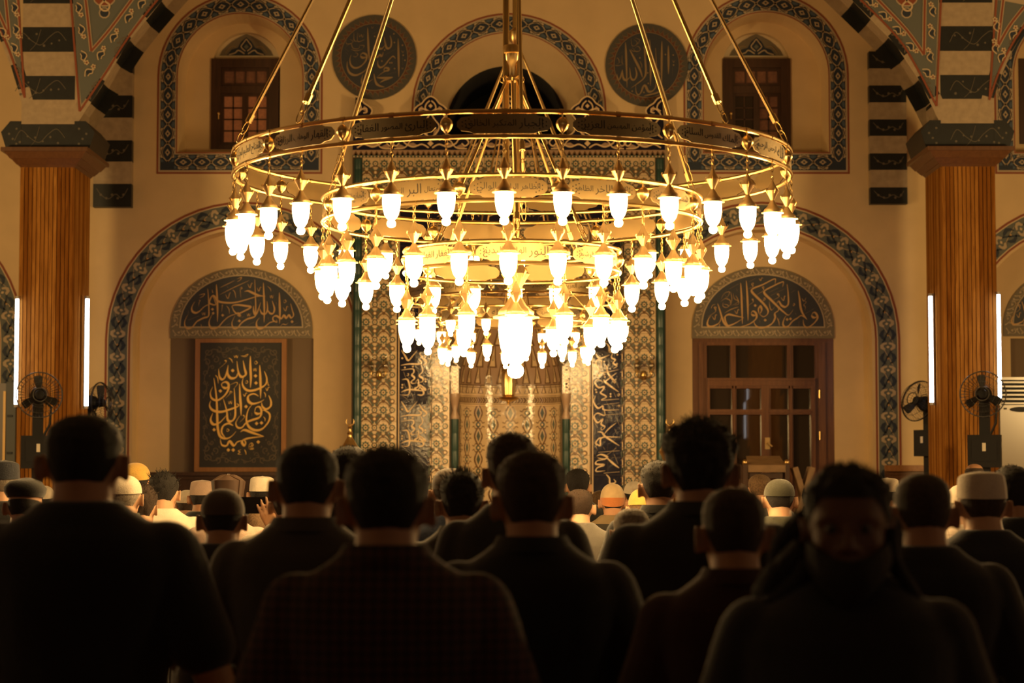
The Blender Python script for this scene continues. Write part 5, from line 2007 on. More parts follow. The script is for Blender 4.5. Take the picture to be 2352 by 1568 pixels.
# --- the smaller chandelier in front of the prayer niche
DC2 = 22.4
ch2 = thing('chandelier', 'smaller brass ring chandelier hanging behind the great one, before the tiled niche', 'chandelier', (W(1184, 700, DC2).x, DC2, 0), 0, 'brass chandeliers')
LC = lamp_meshes('small', True, 0.95, True)
ring_tier(ch2, 1.12, 3.59, 3.456, 11, NAMES, radians(4), seg=56)
hang(ch2, LC, 1.12, 3.446, 18, radians(5))
ring_tier(ch2, 0.76, 3.35, 3.224, 7, ['بسم الله الرحمن'], radians(-14), seg=40)
hang(ch2, LC, 0.76, 3.214, 12, radians(8))
for k in range(8):
    t = radians(22 + 45 * k)
    sling(ch2, (0, 0, 6.2), (1.12 * sin(t), -1.12 * cos(t), 3.6), .008, False)
hub = MB()
hub.tube([(0, 0, 3.3), (0, 0, 9.99)], .030, 'brass_dark', 8)
hub.lathe([(.03, 6.3), (.07, 6.26), (.07, 6.18), (.03, 6.12)], 'brass', 12)
hub.build('central_pole', ch2, 40)
for k in range(6):
    t = radians(10 + 60 * k)
    sling(ch2, (0, 0, 4.2), (.76 * sin(t), -.76 * cos(t), 3.36), .006, False)
# long pole of the great chandelier runs on to the ceiling
# ================================================================ fans, cabinet, air conditioner, brass things
def fan(px, py, Y, rz, R, label, tilt=0.0, box_drop=.42, box=(.17, .14, .34)):
    """pedestal fan: base, pole, control box, motor, cage and three blades. Faces local -Y"""
    c = W(px, py, Y)
    t = thing('pedestal_fan', label, 'fan', (c.x, Y, 0), rz, 'black pedestal fans')
    z = c.z
    m = MB()
    m.lathe([(.26, 0), (.26, .03), (.22, .05), (.05, .08), (.03, .12)], 'black_plastic', 20, (0, .16, 0))
    m.build('base', t, 35)
    m = MB()
    m.box((-.055, .12, .08), (.055, .20, z - .02), 'black_plastic')
    m.build('pole', t)
    m = MB()
    w, d, h = box
    m.box((-w, .04, z - box_drop - h), (w, .22, z - box_drop), 'black_plastic')
    m.box((-w * .75, .032, z - box_drop - h * .8), (w * .75, .04, z - box_drop - h * .15), 'blade_smoke')
    m.box((-.018, .026, z - box_drop - h * .5), (.018, .033, z - box_drop - h * .25), 'white_label')
    m.build('control_box', t, 30)
    m = MB()
    m.tube([(.05, .13, z - .05), (.13, .10, z - .12), (.12, .10, z - .30), (.06, .12, z - .42)], .014, 'black_plastic', 8)
    m.build('cable', t, 60)
    M = Matrix.Translation((0, 0, z)) @ Matrix.Rotation(tilt, 4, 'X')
    m = MB()
    m.lathe([(.001, .22), (.06, .21), (.085, .16), (.09, .08), (.07, .03), (.03, .0), (.03, -.06), (.001, -.06)], 'black_plastic', 16, axis='y')
    m.v = [tuple(M @ Vector(v)) for v in m.v]
    m.build('motor', t, 40)
    m = MB()
    for k in range(3):
        a0 = radians(95 + 120 * k)
        rows = []
        for i in range(7):
            r = .04 + (R * .86 - .04) * i / 6
            wd = (.55 - .16 * i / 6) * (1 if i < 6 else .72)
            row = []
            for j in range(5):
                a = a0 + wd * (j / 4 - .5) * (1.2 if i else 1.5)
                row.append((r * cos(a), -.035 + .05 * (j / 4 - .5), r * sin(a)))
            rows.append(row)
        m.grid(rows, 'blade_smoke')
        m.grid([[(p[0], p[1] + .006, p[2]) for p in row] for row in rows], 'blade_smoke')
    m.lathe([(.001, -.075), (.045, -.07), (.05, -.03), (.05, .0)], 'black_plastic', 14, axis='y')
    m.v = [tuple(M @ Vector(v)) for v in m.v]
    m.build('blades', t, 40)
    m = MB()
    for (r, y, th) in ((R, -.03, .007), (R * .99, -.015, .004), (R * .80, -.105, .0022), (R * .55, -.125, .0022), (.07, -.13, .006), (R * .8, .05, .0022), (.1, .07, .004)):
        m.tube([(r * cos(2 * pi * k / 36), y, r * sin(2 * pi * k / 36)) for k in range(36)], th, 'wire_steel', 5, closed=True)
    for k in range(40):
        a = 2 * pi * k / 40
        ca, sa = cos(a), sin(a)
        m.tube([(.07 * ca, -.13, .07 * sa), (R * .55 * ca, -.125, R * .55 * sa), (R * .8 * ca, -.105, R * .8 * sa), (R * ca, -.03, R * sa),
                (R * .8 * ca, .05, R * .8 * sa), (.1 * ca, .07, .1 * sa)], .0016, 'wire_steel', 4)
    m.v = [tuple(M @ Vector(v)) for v in m.v]
    m.build('cage', t, 60)
    return t


fan(90, 907, 22.6, radians(16), .235, 'black pedestal fan in front of the left column, cage seen from the front')
fan(226, 925, 24.9, radians(74), .235, 'pedestal fan beyond the left column, cage turned sideways to the right', box_drop=.5)
fan(2112, 922, 24.75, radians(-52), .235, 'pedestal fan beside the right column, cage tilted away to the left', tilt=radians(-14), box=(.13, .14, .30), box_drop=.32)
fan(2258, 905, 22.6, radians(-16), .235, 'black pedestal fan in front of the right column, cage before its tube light')

# --- air conditioner beyond the right column
A = 24.6
fx = wall_fn(A, 1000)
a, b = fx(2298, 1400), fx(2420, 866)
t = thing('air_conditioner', 'tall beige floor standing air conditioner with dark louvres beyond the right column', 'air conditioner', ((a.x + b.x) / 2, A, 0))
hx = (b.x - a.x) / 2
zl0, zl1 = fx(0, 930).z, fx(0, 872).z
m = MB()
m.box((-hx, 0, 0), (hx, .35, zl0), 'beige_plastic')
m.box((-hx, 0, zl1), (hx, .35, b.z), 'beige_plastic')
m.box((-hx, .12, zl0), (hx, .35, zl1), 'black_plastic')
for s in (-1, 1):
    m.box((s * hx - .012, 0, zl0), (s * hx + .012, .14, zl1), 'beige_plastic')
zz = fx(0, 1085).z
for k in range(5):
    m.box((-hx * .95, -.008, zz - .05 * k), (hx * .95, .0, zz - .05 * k + .025), 'beige_plastic')
m.build('body', t)
m = MB()
for k in range(6):
    z = zl0 + (zl1 - zl0) * (k + .5) / 6
    m.box((-hx + .015, .01, z - .012), (hx - .015, .09, z + .006), 'beige_plastic')
m.build('louvre', t)
m = MB()
p = fx(2346, 940)
m.poly([(p.x - t.location.x + .13 * cos(x), -.006, p.z + .03 * sin(x)) for x in (2 * pi * k / 18 for k in range(18))], 'black_plastic')
m.box((-hx + .04, -.006, zl0 - .05), (-hx + .075, 0, zl0 - .03), 'black_plastic')
m.build('display', t)

# --- dark cabinet at the left edge
A = 24.4
fx = wall_fn(A, 960)
a, b = fx(-80, 1400), fx(36, 880)
t = thing('cabinet', 'dark tall cabinet with a gilt strip at the left edge of the hall', 'cabinet', (b.x - .4, A, 0))
m = MB()
x1 = .4
m.box((x1 - .62, 0, 0), (x1, .5, b.z), 'dark_wood')
m.box((x1 - .11, -.015, 0), (x1, 0, b.z), 'slate_paint')
m.build('body', t)
m = MB()
xs = fx(11, 960).x - t.location.x
m.box((xs - .014, -.03, .6), (xs + .014, 0, fx(0, 898).z), 'gold_leaf')
m.build('gilt_strip', t)
m = MB()
for y in (955, 1040):
    z = fx(0, y).z
    m.box((x1 - .09, -.03, z - .012), (x1 - .03, -.014, z + .012), 'black_plastic')
m.build('latch', t)

# --- raised wooden lectern before the door
A = 25.0
fx = wall_fn(A, 1080)
p = fx(1752, 1100)
t = thing('lectern', 'raised wooden lectern with a sloping desk standing before the brown door', 'lectern', (p.x, A, 0))
q = lambda x, y: (fx(x, y).x - p.x, fx(x, y).z)
m = MB()
(x0, z0), (x1, z1) = q(1718, 1084), q(1804, 1068)
M = Matrix.Rotation(radians(18), 4, 'X')
m.box((x0, -.03, z0), (x1, .0, z1), 'lectern_wood')
m.grid([[(x0, -.03, z1), (x1, -.03, z1)], [(x0 + .02, .36, z1 + .11), (x1 - .02, .36, z1 + .11)], [(x0 + .02, .36, z1 + .08), (x1 - .02, .36, z1 + .08)], [(x0, 0, z0), (x1, 0, z0)]], 'lectern_wood')
m.build('desk', t)
m = MB()
(x0, z0), (x1, z1) = q(1722, 1098), q(1798, 1086)
m.box((x0, 0.01, z0), (x1, .33, z1), 'dark_wood')
m.build('drawer', t)
for s, xx in ((0, 1712), (1, 1808)):
    m = MB()
    xa, za = q(xx - 5, 1066)
    xb, _ = q(xx + 5, 1066)
    m.box((xa, -.02, 0), (xb, .05, za), 'dark_wood')
    m.box((xa, .30, 0), (xb, .36, za), 'dark_wood')
    m.ball(((xa + xb) / 2, .015, za + .02), .035, 'brass', 10, 8)
    m.build('post', t, 40)
m = MB()
xa, _ = q(1708, 1100); xb, _ = q(1812, 1100)
m.box((xa, -.02, 0), (xb, .36, 1.05), 'lectern_wood')
m.build('body', t)
# folding book rest beside it
p2 = fx(1846, 1100)
t = thing('book_rest', 'folded wooden cross legged book rest beside the raised lectern', 'book rest', (p2.x, A + .1, 0))
m = MB()
zt = fx(0, 1072).z
for s in (-1, 1):
    Mx = Matrix.Translation((0, 0, zt - .33)) @ Matrix.Rotation(s * radians(17), 4, 'Y')
    m.box((-.03, -.14, -.33), (.03, .14, .34), 'lectern_wood', Mx)
m.build('board', t)
m = MB()
m.box((-.10, -.16, 0), (.10, .16, zt - .62), 'dark_wood')
m.build('stand', t)


# --- tall brass candlesticks beside the niche
def candlestick(px, py, Y, label):
    c = W(px, py, Y)
    t = thing('brass_candlestick', label, 'candlestick', (c.x, Y, 0), 0, 'brass candlesticks')
    z = c.z
    m = MB()
    m.lathe([(.20, 0), (.21, .03), (.17, .06), (.10, .18), (.07, .35), (.06, z - .50), (.09, z - .42), (.10, z - .38)], 'brass', 22)
    m.build('stem', t, 40)
    m = MB()
    m.lathe([(.10, z - .38), (.125, z - .345), (.13, z - .32), (.115, z - .295), (.085, z - .255), (.055, z - .20), (.032, z - .165), (.026, z - .13), (.034, z - .115), (.022, z - .095),
             (.018, z - .06), (.026, z - .045), (.014, z - .03), (.001, z - .025)], 'brass', 22)
    m.build('bell', t, 40)
    m = MB()
    m.tube([(.045 * sin(a), 0, z + .02 - .045 * cos(a)) for a in (radians(-130 + 260 * k / 14) for k in range(15))],
           [.003 + .008 * sin(pi * k / 14) for k in range(15)], 'brass', 8)
    m.build('crescent', t, 60)


candlestick(804, 972, 25.3, 'brass candlestick with a crescent left of the tiled prayer niche')
candlestick(1539, 972, 25.3, 'brass candlestick with a crescent right of the tiled prayer niche')


# --- wall sconces on the tiles
def sconce(px, py, label):
    c = wall_fn(MY, 700)(px, py)
    t = thing('wall_sconce', label, 'wall lamp', (c.x, MY - .006, c.z), 0, 'glass wall sconces on the tiles')
    m = MB()
    m.lathe([(.001, -.06), (.03, -.05), (.045, 0), (.03, .05), (.001, .06)], 'brass_dark', 12)
    m.tube([(0, 0, 0), (0, -.06, -.02), (0, -.09, .0)], .010, 'brass_dark', 8)
    for s in (-1, 1):
        m.tube([(0, -.07, -.01), (s * .05, -.09, -.035), (s * .085, -.09, .0), (s * .085, -.09, .03)], .008, 'brass_dark', 8)
        m.lathe([(.001, .028), (.028, .03), (.030, .042), (.022, .046)], 'brass_dark', 12, (s * .085, -.09, 0))
    m.build('bracket', t, 40)
    for s in (-1, 1):
        m = MB()
        m.lathe([(.020, .045), (.036, .075), (.042, .11), (.034, .15), (.026, .19), (.028, .22), (.0265, .22), (.0245, .19), (.0325, .15), (.0405, .11), (.0345, .075), (.018, .046)], 'clear_glass', 16, (s * .085, -.09, 0))
        m.build('glass_chimney', t, 60)


sconce(871, 862, 'twin glass wall sconce on the floral tiles at the left of the prayer niche')
sconce(1478, 862, 'twin glass wall sconce on the floral tiles at the right of the prayer niche')

# --- brass lamp hanging in the niche
A = 25.55
c = W(1168, 926, A)
t = thing('hanging_lantern', 'gilded brass lantern hanging inside the tiled prayer niche', 'lantern', (c.x, A, c.z))
m = MB()
m.lathe([(.001, -.02), (.016, -.015), (.008, .0), (.03, .02), (.085, .035), (.115, .055), (.12, .07), (.09, .075), (.06, .085)], 'brass', 24, flute=.02, nf=12)
m.build('dish', t, 40)
m = MB()
m.lathe([(.06, .085), (.075, .10), (.078, .20), (.078, .34), (.07, .36), (.085, .37), (.06, .42), (.02, .47), (.001, .48)], 'brass', 24, flute=.05, nf=12)
m.build('lantern_body', t, 40)
m = MB()
m.tube([(0, 0, .47), (0, 0, 1.0)], .006, 'brass_dark', 6)
m.tube([(0, 0, 1.0), (0, .70, 1.0)], .006, 'brass_dark', 6)
m.build('chain', t)
# ================================================================ people
SKINS = {'skin_light': (0.55, 0.32, 0.19), 'skin_mid': (0.42, 0.22, 0.12), 'skin_dark': (0.13, 0.06, 0.033)}
for k, c in SKINS.items():
    mat(k, c, 0.62, var=0.06, vscale=20)
HAIRC = {'hair_black': (0.010, 0.008, 0.007), 'hair_brown': (0.035, 0.018, 0.009), 'hair_light': (0.16, 0.095, 0.045), 'hair_grey': (0.26, 0.22, 0.17), 'hair_cropped': (0.045, 0.028, 0.018)}
for k, c in HAIRC.items():
    mat(k, c, 0.75, var=0.35, vscale=90, bump=0.6, bscale=300)
CLOTH = {'black_cloth': (0.010, 0.010, 0.010), 'charcoal_cloth': (0.022, 0.021, 0.020), 'navy_cloth': (0.014, 0.017, 0.026), 'umber_cloth': (0.05, 0.042, 0.034), 'grey_cloth': (0.12, 0.11, 0.095),
         'white_cloth': (0.78, 0.70, 0.56), 'ivory_cloth': (0.62, 0.54, 0.42), 'sand_cloth': (0.42, 0.31, 0.17), 'maroon_cloth': (0.040, 0.013, 0.011), 'olive_cloth': (0.045, 0.045, 0.028),
         'blue_cloth': (0.03, 0.045, 0.085), 'gold_cloth': (0.58, 0.36, 0.08), 'tan_cloth': (0.48, 0.35, 0.19), 'orange_cloth': (0.55, 0.20, 0.06), 'brown_cloth': (0.075, 0.05, 0.032),
         'leather_brown': (0.06, 0.035, 0.022), 'rose_cloth': (0.45, 0.33, 0.26)}
for k, c in CLOTH.items():
    mat(k, c, 0.9, var=0.12, vscale=12, bump=0.25, bscale=160, sheen=0.25)
mat('leather_brown', CLOTH['leather_brown'], 0.4)
plaid_mat('plaid_shirt', (0.070, 0.030, 0.026), (0.014, 0.012, 0.013), 0.021, 0.42)
plaid_mat('check_shirt', (0.62, 0.52, 0.42), (0.30, 0.22, 0.17), 0.05, 0.07)
stripe_mat('stripe_sweater', (0.20, 0.145, 0.075), (0.03, 0.026, 0.02), 0.13)
mat('eye_white', (0.12, 0.10, 0.085), 0.6, spec=0.1)

# head in horizontal rings: height, half width, front, back (chin at 1.52, crown at 1.75)
HEAD = [(1.518, .020, .078, .035), (1.526, .036, .088, .012), (1.545, .049, .093, -.020), (1.57, .058, .092, -.052), (1.60, .0655, .089, -.076), (1.63, .0715, .088, -.090), (1.66, .0752, .089, -.098),
        (1.69, .0752, .085, -.098), (1.715, .069, .073, -.086), (1.733, .055, .054, -.066), (1.745, .035, .030, -.042), (1.75, .012, .006, -.016)]
NECK_P = Vector((0, -.025, 1.50))


def head_ring(z):
    for a, b in zip(HEAD, HEAD[1:]):
        if a[0] <= z <= b[0]:
            t = (z - a[0]) / (b[0] - a[0])
            return [a[i] + (b[i] - a[i]) * t for i in range(1, 4)]
    return list(HEAD[-1][1:]) if z > HEAD[-1][0] else list(HEAD[0][1:])


def head_pt(th, z, grow=0.0):
    """th = 0 at the face, +-pi at the back"""
    w, f, b = head_ring(z)
    cy, hy = (f + b) / 2, (f - b) / 2
    s, c = sin(th), cos(th)
    e = 0.88
    sx = math.copysign(abs(s) ** e, s)
    sy = math.copysign(abs(c) ** e, c)
    return Vector(((w + grow) * sx, cy + (hy + grow) * sy, z))


def bow_m(bow, yaw=0.0):
    return Matrix.Translation(NECK_P) @ Matrix.Rotation(-bow, 4, 'X') @ Matrix.Rotation(yaw, 4, 'Z') @ Matrix.Translation(-NECK_P)


def capsule(mb, pts, rs, m='skin_mid', n=12):
    mb.tube(pts, rs, m, n)
    for p, r in zip(pts, rs):
        mb.ball(tuple(p), r * .995, m, 12, 8)


def loft(mb, rings, m='skin_mid', n=24, ex=.85):
    rows = []
    for (z, w, f, b, *cx) in rings:
        cy, hy = (f + b) / 2, (f - b) / 2
        row = []
        for k in range(n):
            a = 2 * pi * k / n
            s, c = sin(a), cos(a)
            row.append(((cx[0] if cx else 0) + w * math.copysign(abs(s) ** ex, s), cy + hy * math.copysign(abs(c) ** ex, c), z))
        rows.append(row)
    mb.grid(rows, m, close_u=True)
    mb.fan(rows[0], m, True)
    mb.fan(rows[-1], m)


def fuse(mb, voxel, smooth=6, name='body'):
    """one continuous skin from overlapping closed forms"""
    me = mb.mesh(name)
    o = bpy.data.objects.new(name, me)
    COL.objects.link(o)
    r = o.modifiers.new('r', 'REMESH')
    r.mode = 'VOXEL'
    r.voxel_size = voxel
    s = o.modifiers.new('s', 'SMOOTH')
    s.iterations = smooth
    s.factor = 0.5
    bpy.context.view_layer.update()
    dg = bpy.context.evaluated_depsgraph_get()
    out = bpy.data.meshes.new_from_object(o.evaluated_get(dg))
    bpy.data.objects.remove(o)
    bpy.data.meshes.remove(me)
    out.name = name
    out.materials.clear()
    out.materials.append(None)
    out.polygons.foreach_set('use_smooth', [True] * len(out.polygons))
    return out


def hand(mb, wrist, d, nrm, side, curl=.35, spread=.05, m='skin_mid', s=1.0):
    """palm, four fingers of their own lengths and a thumb. d = pointing, nrm = back of the hand"""
    d = Vector(d).normalized()
    nrm = (Vector(nrm) - d * Vector(nrm).dot(d)).normalized()
    lat = nrm.cross(d) * side          # towards the thumb
    w = Vector(wrist)
    for k in (-1, -.33, .33, 1):
        capsule(mb, [w + lat * (.012 * k * s), w + d * (.085 * s) + lat * (.030 * k * s)], [.016 * s, .0135 * s], m, 8)
    for i, (L, off) in enumerate(((.070, .031), (.079, .0105), (.073, -.0105), (.058, -.031))):
        base = w + d * (.088 * s) + lat * (off * s)
        dd = (d + lat * (spread * (1.5 - i))).normalized()
        p = [base]
        ang = 0
        for j, (f, c) in enumerate(((.45, .5), (.32, 1.0), (.23, .8))):
            ang += curl * c
            p.append(p[-1] + (dd * cos(ang) - nrm * sin(ang)) * (L * f * 1.0 * s))
        capsule(mb, p, [.0092 * s, .0086 * s, .0078 * s, .0068 * s], m, 8)
    tb = w + d * (.025 * s) + lat * (.026 * s)
    t1 = tb + (d * .55 + lat * .8 - nrm * .25).normalized() * .040 * s
    t2 = t1 + (d * .85 + lat * .45 - nrm * .35).normalized() * .032 * s
    t3 = t2 + (d * .95 + lat * .15 - nrm * .3).normalized() * .024 * s
    capsule(mb, [tb, t1, t2, t3], [.0135 * s, .0115 * s, .010 * s, .008 * s], m, 8)


ARMS = {   # elbow, wrist, hand direction, back-of-hand normal for the right arm; the left mirrors unless given
    'fold': (((.275, -.035, 1.165), (.07, .215, 1.15), (-.95, .18, -.02), (0, 1, .1)), ((-.275, -.035, 1.155), (-.08, .185, 1.12), (.95, .18, 0), (0, 1, .1))),
    'side': (((.285, -.02, 1.13), (.29, .06, .88), (0, .15, -1), (1, .3, 0)), ((-.285, -.02, 1.13), (-.29, .06, .88), (0, .15, -1), (-1, .3, 0))),
    'raise': (((.27, .05, 1.17), (.10, .24, 1.20), (-.95, .2, .1), (0, 1, .1)), ((-.215, .20, 1.29), (-.105, .27, 1.52), (-.32, .02, .95), (-.1, -1, 0))),
}
SHO = .175


def torso_rings(g=0.0):
    return [(.81, .165 + g, .10 + g, -.115 - g), (.91, .180 + g, .108 + g, -.128 - g), (1.01, .172 + g, .110 + g, -.112 - g), (1.12, .165 + g, .114 + g, -.100 - g), (1.24, .176 + g, .120 + g, -.118 - g),
            (1.345, .194 + g, .118 + g, -.134 - g), (1.42, .198 + g, .100 + g, -.134 - g), (1.468, .180 + g, .078 + g, -.120 - g), (1.500, .138 + g, .056 + g, -.104 - g),
            (1.526, .098 + g, .046 + g, -.094 - g), (1.550 + g * .3, .072 + g * .6, .036 + g * .5, -.086 - g * .5)]


def arm_pts(pose, i):
    e, w, d, n = ARMS[pose][i]
    s = Vector((SHO if i == 0 else -SHO, -.018, 1.436))
    return s, Vector(e), Vector(w), d, n


BODY = {}


def body_meshes(pose, bow, sleeve, hi=False):
    key = (pose, round(bow, 2), sleeve)
    if key in BODY:
        return BODY[key]
    bm_ = bow_m(bow)
    b = MB()
    loft(b, torso_rings(-.006))
    for s in (-1, 1):
        capsule(b, [Vector((s * .095, -.005, .88)), Vector((s * .10, .0, .50)), Vector((s * .105, -.02, .09))], [.085, .058, .040])
        capsule(b, [Vector((s * .105, -.04, .04)), Vector((s * .115, .06, .035)), Vector((s * .12, .15, .028))], [.040, .038, .027])
    for i in (0, 1):
        s, e, w, d, n = arm_pts(pose, i)
        capsule(b, [s, (s + e) / 2, e, (e * .6 + w * .4), w], [.056, .049, .041, .039, .027])
        hand(b, w, d, n, 1 if i == 0 else -1, curl=.25 if pose != 'raise' else .12, spread=.02 if pose != 'raise' else .10)
    capsule(b, [Vector((0, -.035, 1.46)), Vector((0, -.032, 1.52)), bm_ @ Vector((0, -.016, 1.588))], [.072, .064, .060], n=16)
    k0 = len(b.v)
    rows = [[head_pt(2 * pi * k / 28, z) for k in range(28)] for z in [h[0] for h in HEAD]]
    b.grid(rows, 'skin_mid', close_u=True)
    b.fan(rows[0], 'skin_mid', True)
    b.fan(rows[-1], 'skin_mid')
    # nose, brows, cheeks, lips, ears
    capsule(b, [Vector((0, .088, 1.647)), Vector((0, .100, 1.625)), Vector((0, .110, 1.604))], [.008, .010, .013], n=8)
    for s in (-1, 1):
        capsule(b, [Vector((s * .010, .088, 1.601)), Vector((s * .016, .092, 1.600))], [.010, .008], n=8)
        capsule(b, [Vector((s * .014, .086, 1.662)), Vector((s * .036, .082, 1.664)), Vector((s * .055, .064, 1.656))], [.009, .010, .009], n=8)
        capsule(b, [Vector((s * .040, .066, 1.612)), Vector((s * .050, .048, 1.618))], [.020, .018], n=8)
        # ear: rim and lobe
        c = Vector((s * .081, -.010, 1.632))
        pts = [c + Vector((s * (.005 + .013 * (.5 - .5 * sin(a))), .018 * sin(a) - .004, .031 * cos(a))) for a in (radians(-160 + 40 * j) for j in range(9))]
        capsule(b, pts, [.0062] * 9, n=6)
        b.ball((c.x, c.y - .002, c.z - .004), (.0085, .016, .026), 'skin_mid', 8, 6)
    capsule(b, [Vector((-.022, .086, 1.570)), Vector((0, .094, 1.572)), Vector((.022, .086, 1.570))], [.005, .007, .005], n=8)
    capsule(b, [Vector((-.017, .086, 1.561)), Vector((0, .094, 1.559)), Vector((.017, .086, 1.561))], [.006, .008, .006], n=8)
    for k in range(k0, len(b.v)):
        b.v[k] = tuple(bm_ @ Vector(b.v[k]))
    body = fuse(b, .0065 if pose == 'raise' else .0075, 4, 'body')
    # shirt
    g_ = .016
    c = MB()
    tr = torso_rings(g_)
    tr[0] = (.80, .182, .118, -.132)
    loft(c, tr)
    for i in (0, 1):
        s, e, w, d, n = arm_pts(pose, i)
        if sleeve == 'long':
            capsule(c, [s, (s + e) / 2, e, (e * .6 + w * .4), w * .97 + e * .03], [.072, .066, .060, .055, .044])
        else:
            capsule(c, [s, (s + e) / 2, e * .72 + s * .28], [.074, .070, .068])
    shirt = fuse(c, .010, 5, 'shirt')
    # collar roll / placket folds come from a gentle crumple
    for v in shirt.vertices:
        p = v.co
        f = noise.noise((p.x * 5.5, p.y * 5.5, p.z * 3.2)) * .010 + noise.noise((p.x * 14, p.y * 14, p.z * 7)) * .004
        v.co = p + v.normal * f * min(1, max(0, (1.535 - p.z) * 8))
    t = MB()
    for s in (-1, 1):
        capsule(t, [Vector((s * .092, -.005, .86)), Vector((s * .105, 0, .50)), Vector((s * .11, -.02, .085))], [.105, .085, .068])
    loft(t, [(.78, .170, .110, -.128), (.88, .188, .116, -.138), (.985, .176, .114, -.118)])
    tro = fuse(t, .013, 5, 'trousers')
    BODY[key] = (body, shirt, tro)
    return BODY[key]


def hairline(th, kind):
    """height of the lower edge of the hair round the head"""
    a = abs(th)
    if kind == 'long':
        return 1.700 if a < .7 else 1.700 - (a - .7) / (pi - .7) * .17
    if a < .75:
        return 1.708
    if a < 1.35:
        return 1.708 - (a - .75) / .6 * .052
    if a < 1.75:
        return 1.656 - .004
    return 1.652 - min(1, (a - 1.75) / .75) * .074 - max(0, a - 2.5) / (pi - 2.5) * .010 + .005 * noise.noise((th * 9, 3.3, 1.7))


HAIRM = {}


def hair_mesh(kind, bow):
    """short, full, curly, spiky, fringe (bald crown) or long"""
    key = (kind, round(bow, 2))
    if key in HAIRM:
        return HAIRM[key]
    thick = {'short': .006, 'full': .014, 'curly': .024, 'spiky': .012, 'fringe': .007, 'long': .014, 'buzz': .003, 'under': .0034}[kind]
    amp = {'short': .002, 'full': .004, 'curly': .011, 'spiky': .006, 'fringe': .002, 'long': .008, 'buzz': .0006, 'under': .0008}[kind]
    n, m = 72, 26
    mb = MB()
    B = bow_m(bow)
    rows = []
    for i in range(m + 1):
        t = i / m
        row = []
        for k in range(n):
            th = -pi + 2 * pi * k / n
            z0 = hairline(th, kind)
            z1 = 1.7498 if kind not in ('fringe', 'under') else (max(z0 + .002, 1.662) if kind == 'under' else 1.705)
            z = z0 + (z1 - z0) * (sin(t * pi / 2) if kind not in ('fringe', 'under') else t)
            g = thick * min(1, .18 + t * 2.6)
            if kind == 'fringe':
                g = thick * max(.2, sin(pi * min(1, t + .12)))
            if kind in ('full', 'curly', 'spiky', 'long'):
                g *= .75 + .5 * t
            q = head_pt(th, z)
            nz = noise.noise((q.x * 38, q.y * 38, q.z * 38)) + .6 * noise.noise((q.x * 90, q.y * 90, q.z * 90))
            w, f, b_ = head_ring(z)
            c = Vector((0, (f + b_) / 2, 1.63))
            out = (q - c).normalized()
            p = q + out * (g + amp * nz * min(1, t * 3 + .15))
            if kind == 'spiky' and t > .45:
                p += Vector((0, 0, .016 * abs(noise.noise((k * .9, i * 1.7, 3))) * (t - .3)))
            row.append(B @ p)
        rows.append(row)
    mb.grid(rows, 'hair_black', close_u=True)
    if kind not in ('fringe', 'under'):
        mb.fan(rows[-1], 'hair_black')
    # loose tufts that break the outline
    r = random.Random(5)
    nt = {'short': 60, 'full': 140, 'curly': 260, 'spiky': 200, 'fringe': 40, 'long': 160, 'buzz': 0, 'under': 0}[kind]
    for _ in range(nt):
        i, k = r.randint(int(m * .3), m), r.randrange(n)
        p = Vector(rows[i][k])
        c = B @ Vector((0, -.005, 1.63))
        o = (p - c).normalized()
        ln = {'short': .004, 'full': .006, 'curly': .016, 'spiky': .020, 'fringe': .006, 'long': .008}[kind] * r.uniform(.5, 1.3)
        j = Vector((r.uniform(-1, 1), r.uniform(-1, 1), r.uniform(-.6, .8)))
        q1 = p + o * ln * .5 + j * ln * .35
        q2 = p + o * ln * (1.0 if kind != 'curly' else .75) + j * ln * .8
        mb.tube([p - o * .004, q1, q2], [.0017, .0013, .0006], 'hair_black', 4)
    if kind == 'long':
        # heavy wavy locks at both sides and behind
        for s, y0, n_, wide in ((1, -.02, 12, 1.25), (-1, -.02, 4, .35)):
            for k in range(n_):
                a = k / max(1, n_ - 1)
                top = B @ Vector((s * (.068 + .012 * a), -.055 + .07 * a, 1.67 - .01 * k))
                pts, rs = [], []
                for j in range(9):
                    t = j / 8
                    pts.append(top + Vector((s * (.068 * sin(t * 2.2) * wide + .028 * a * t + .012 * sin(7 * t + k)), .012 * sin(6 * t + 2 * k), -.235 * t)))
                    rs.append((.022 * (1 - .55 * t) + .004 * sin(9 * t + k)) * (1.15 if s > 0 else .7))
                mb.tube(pts, rs, 'hair_black', 7)
    HAIRM[key] = mb.mesh('hair', 180)
    return HAIRM[key]


CAPM = {}


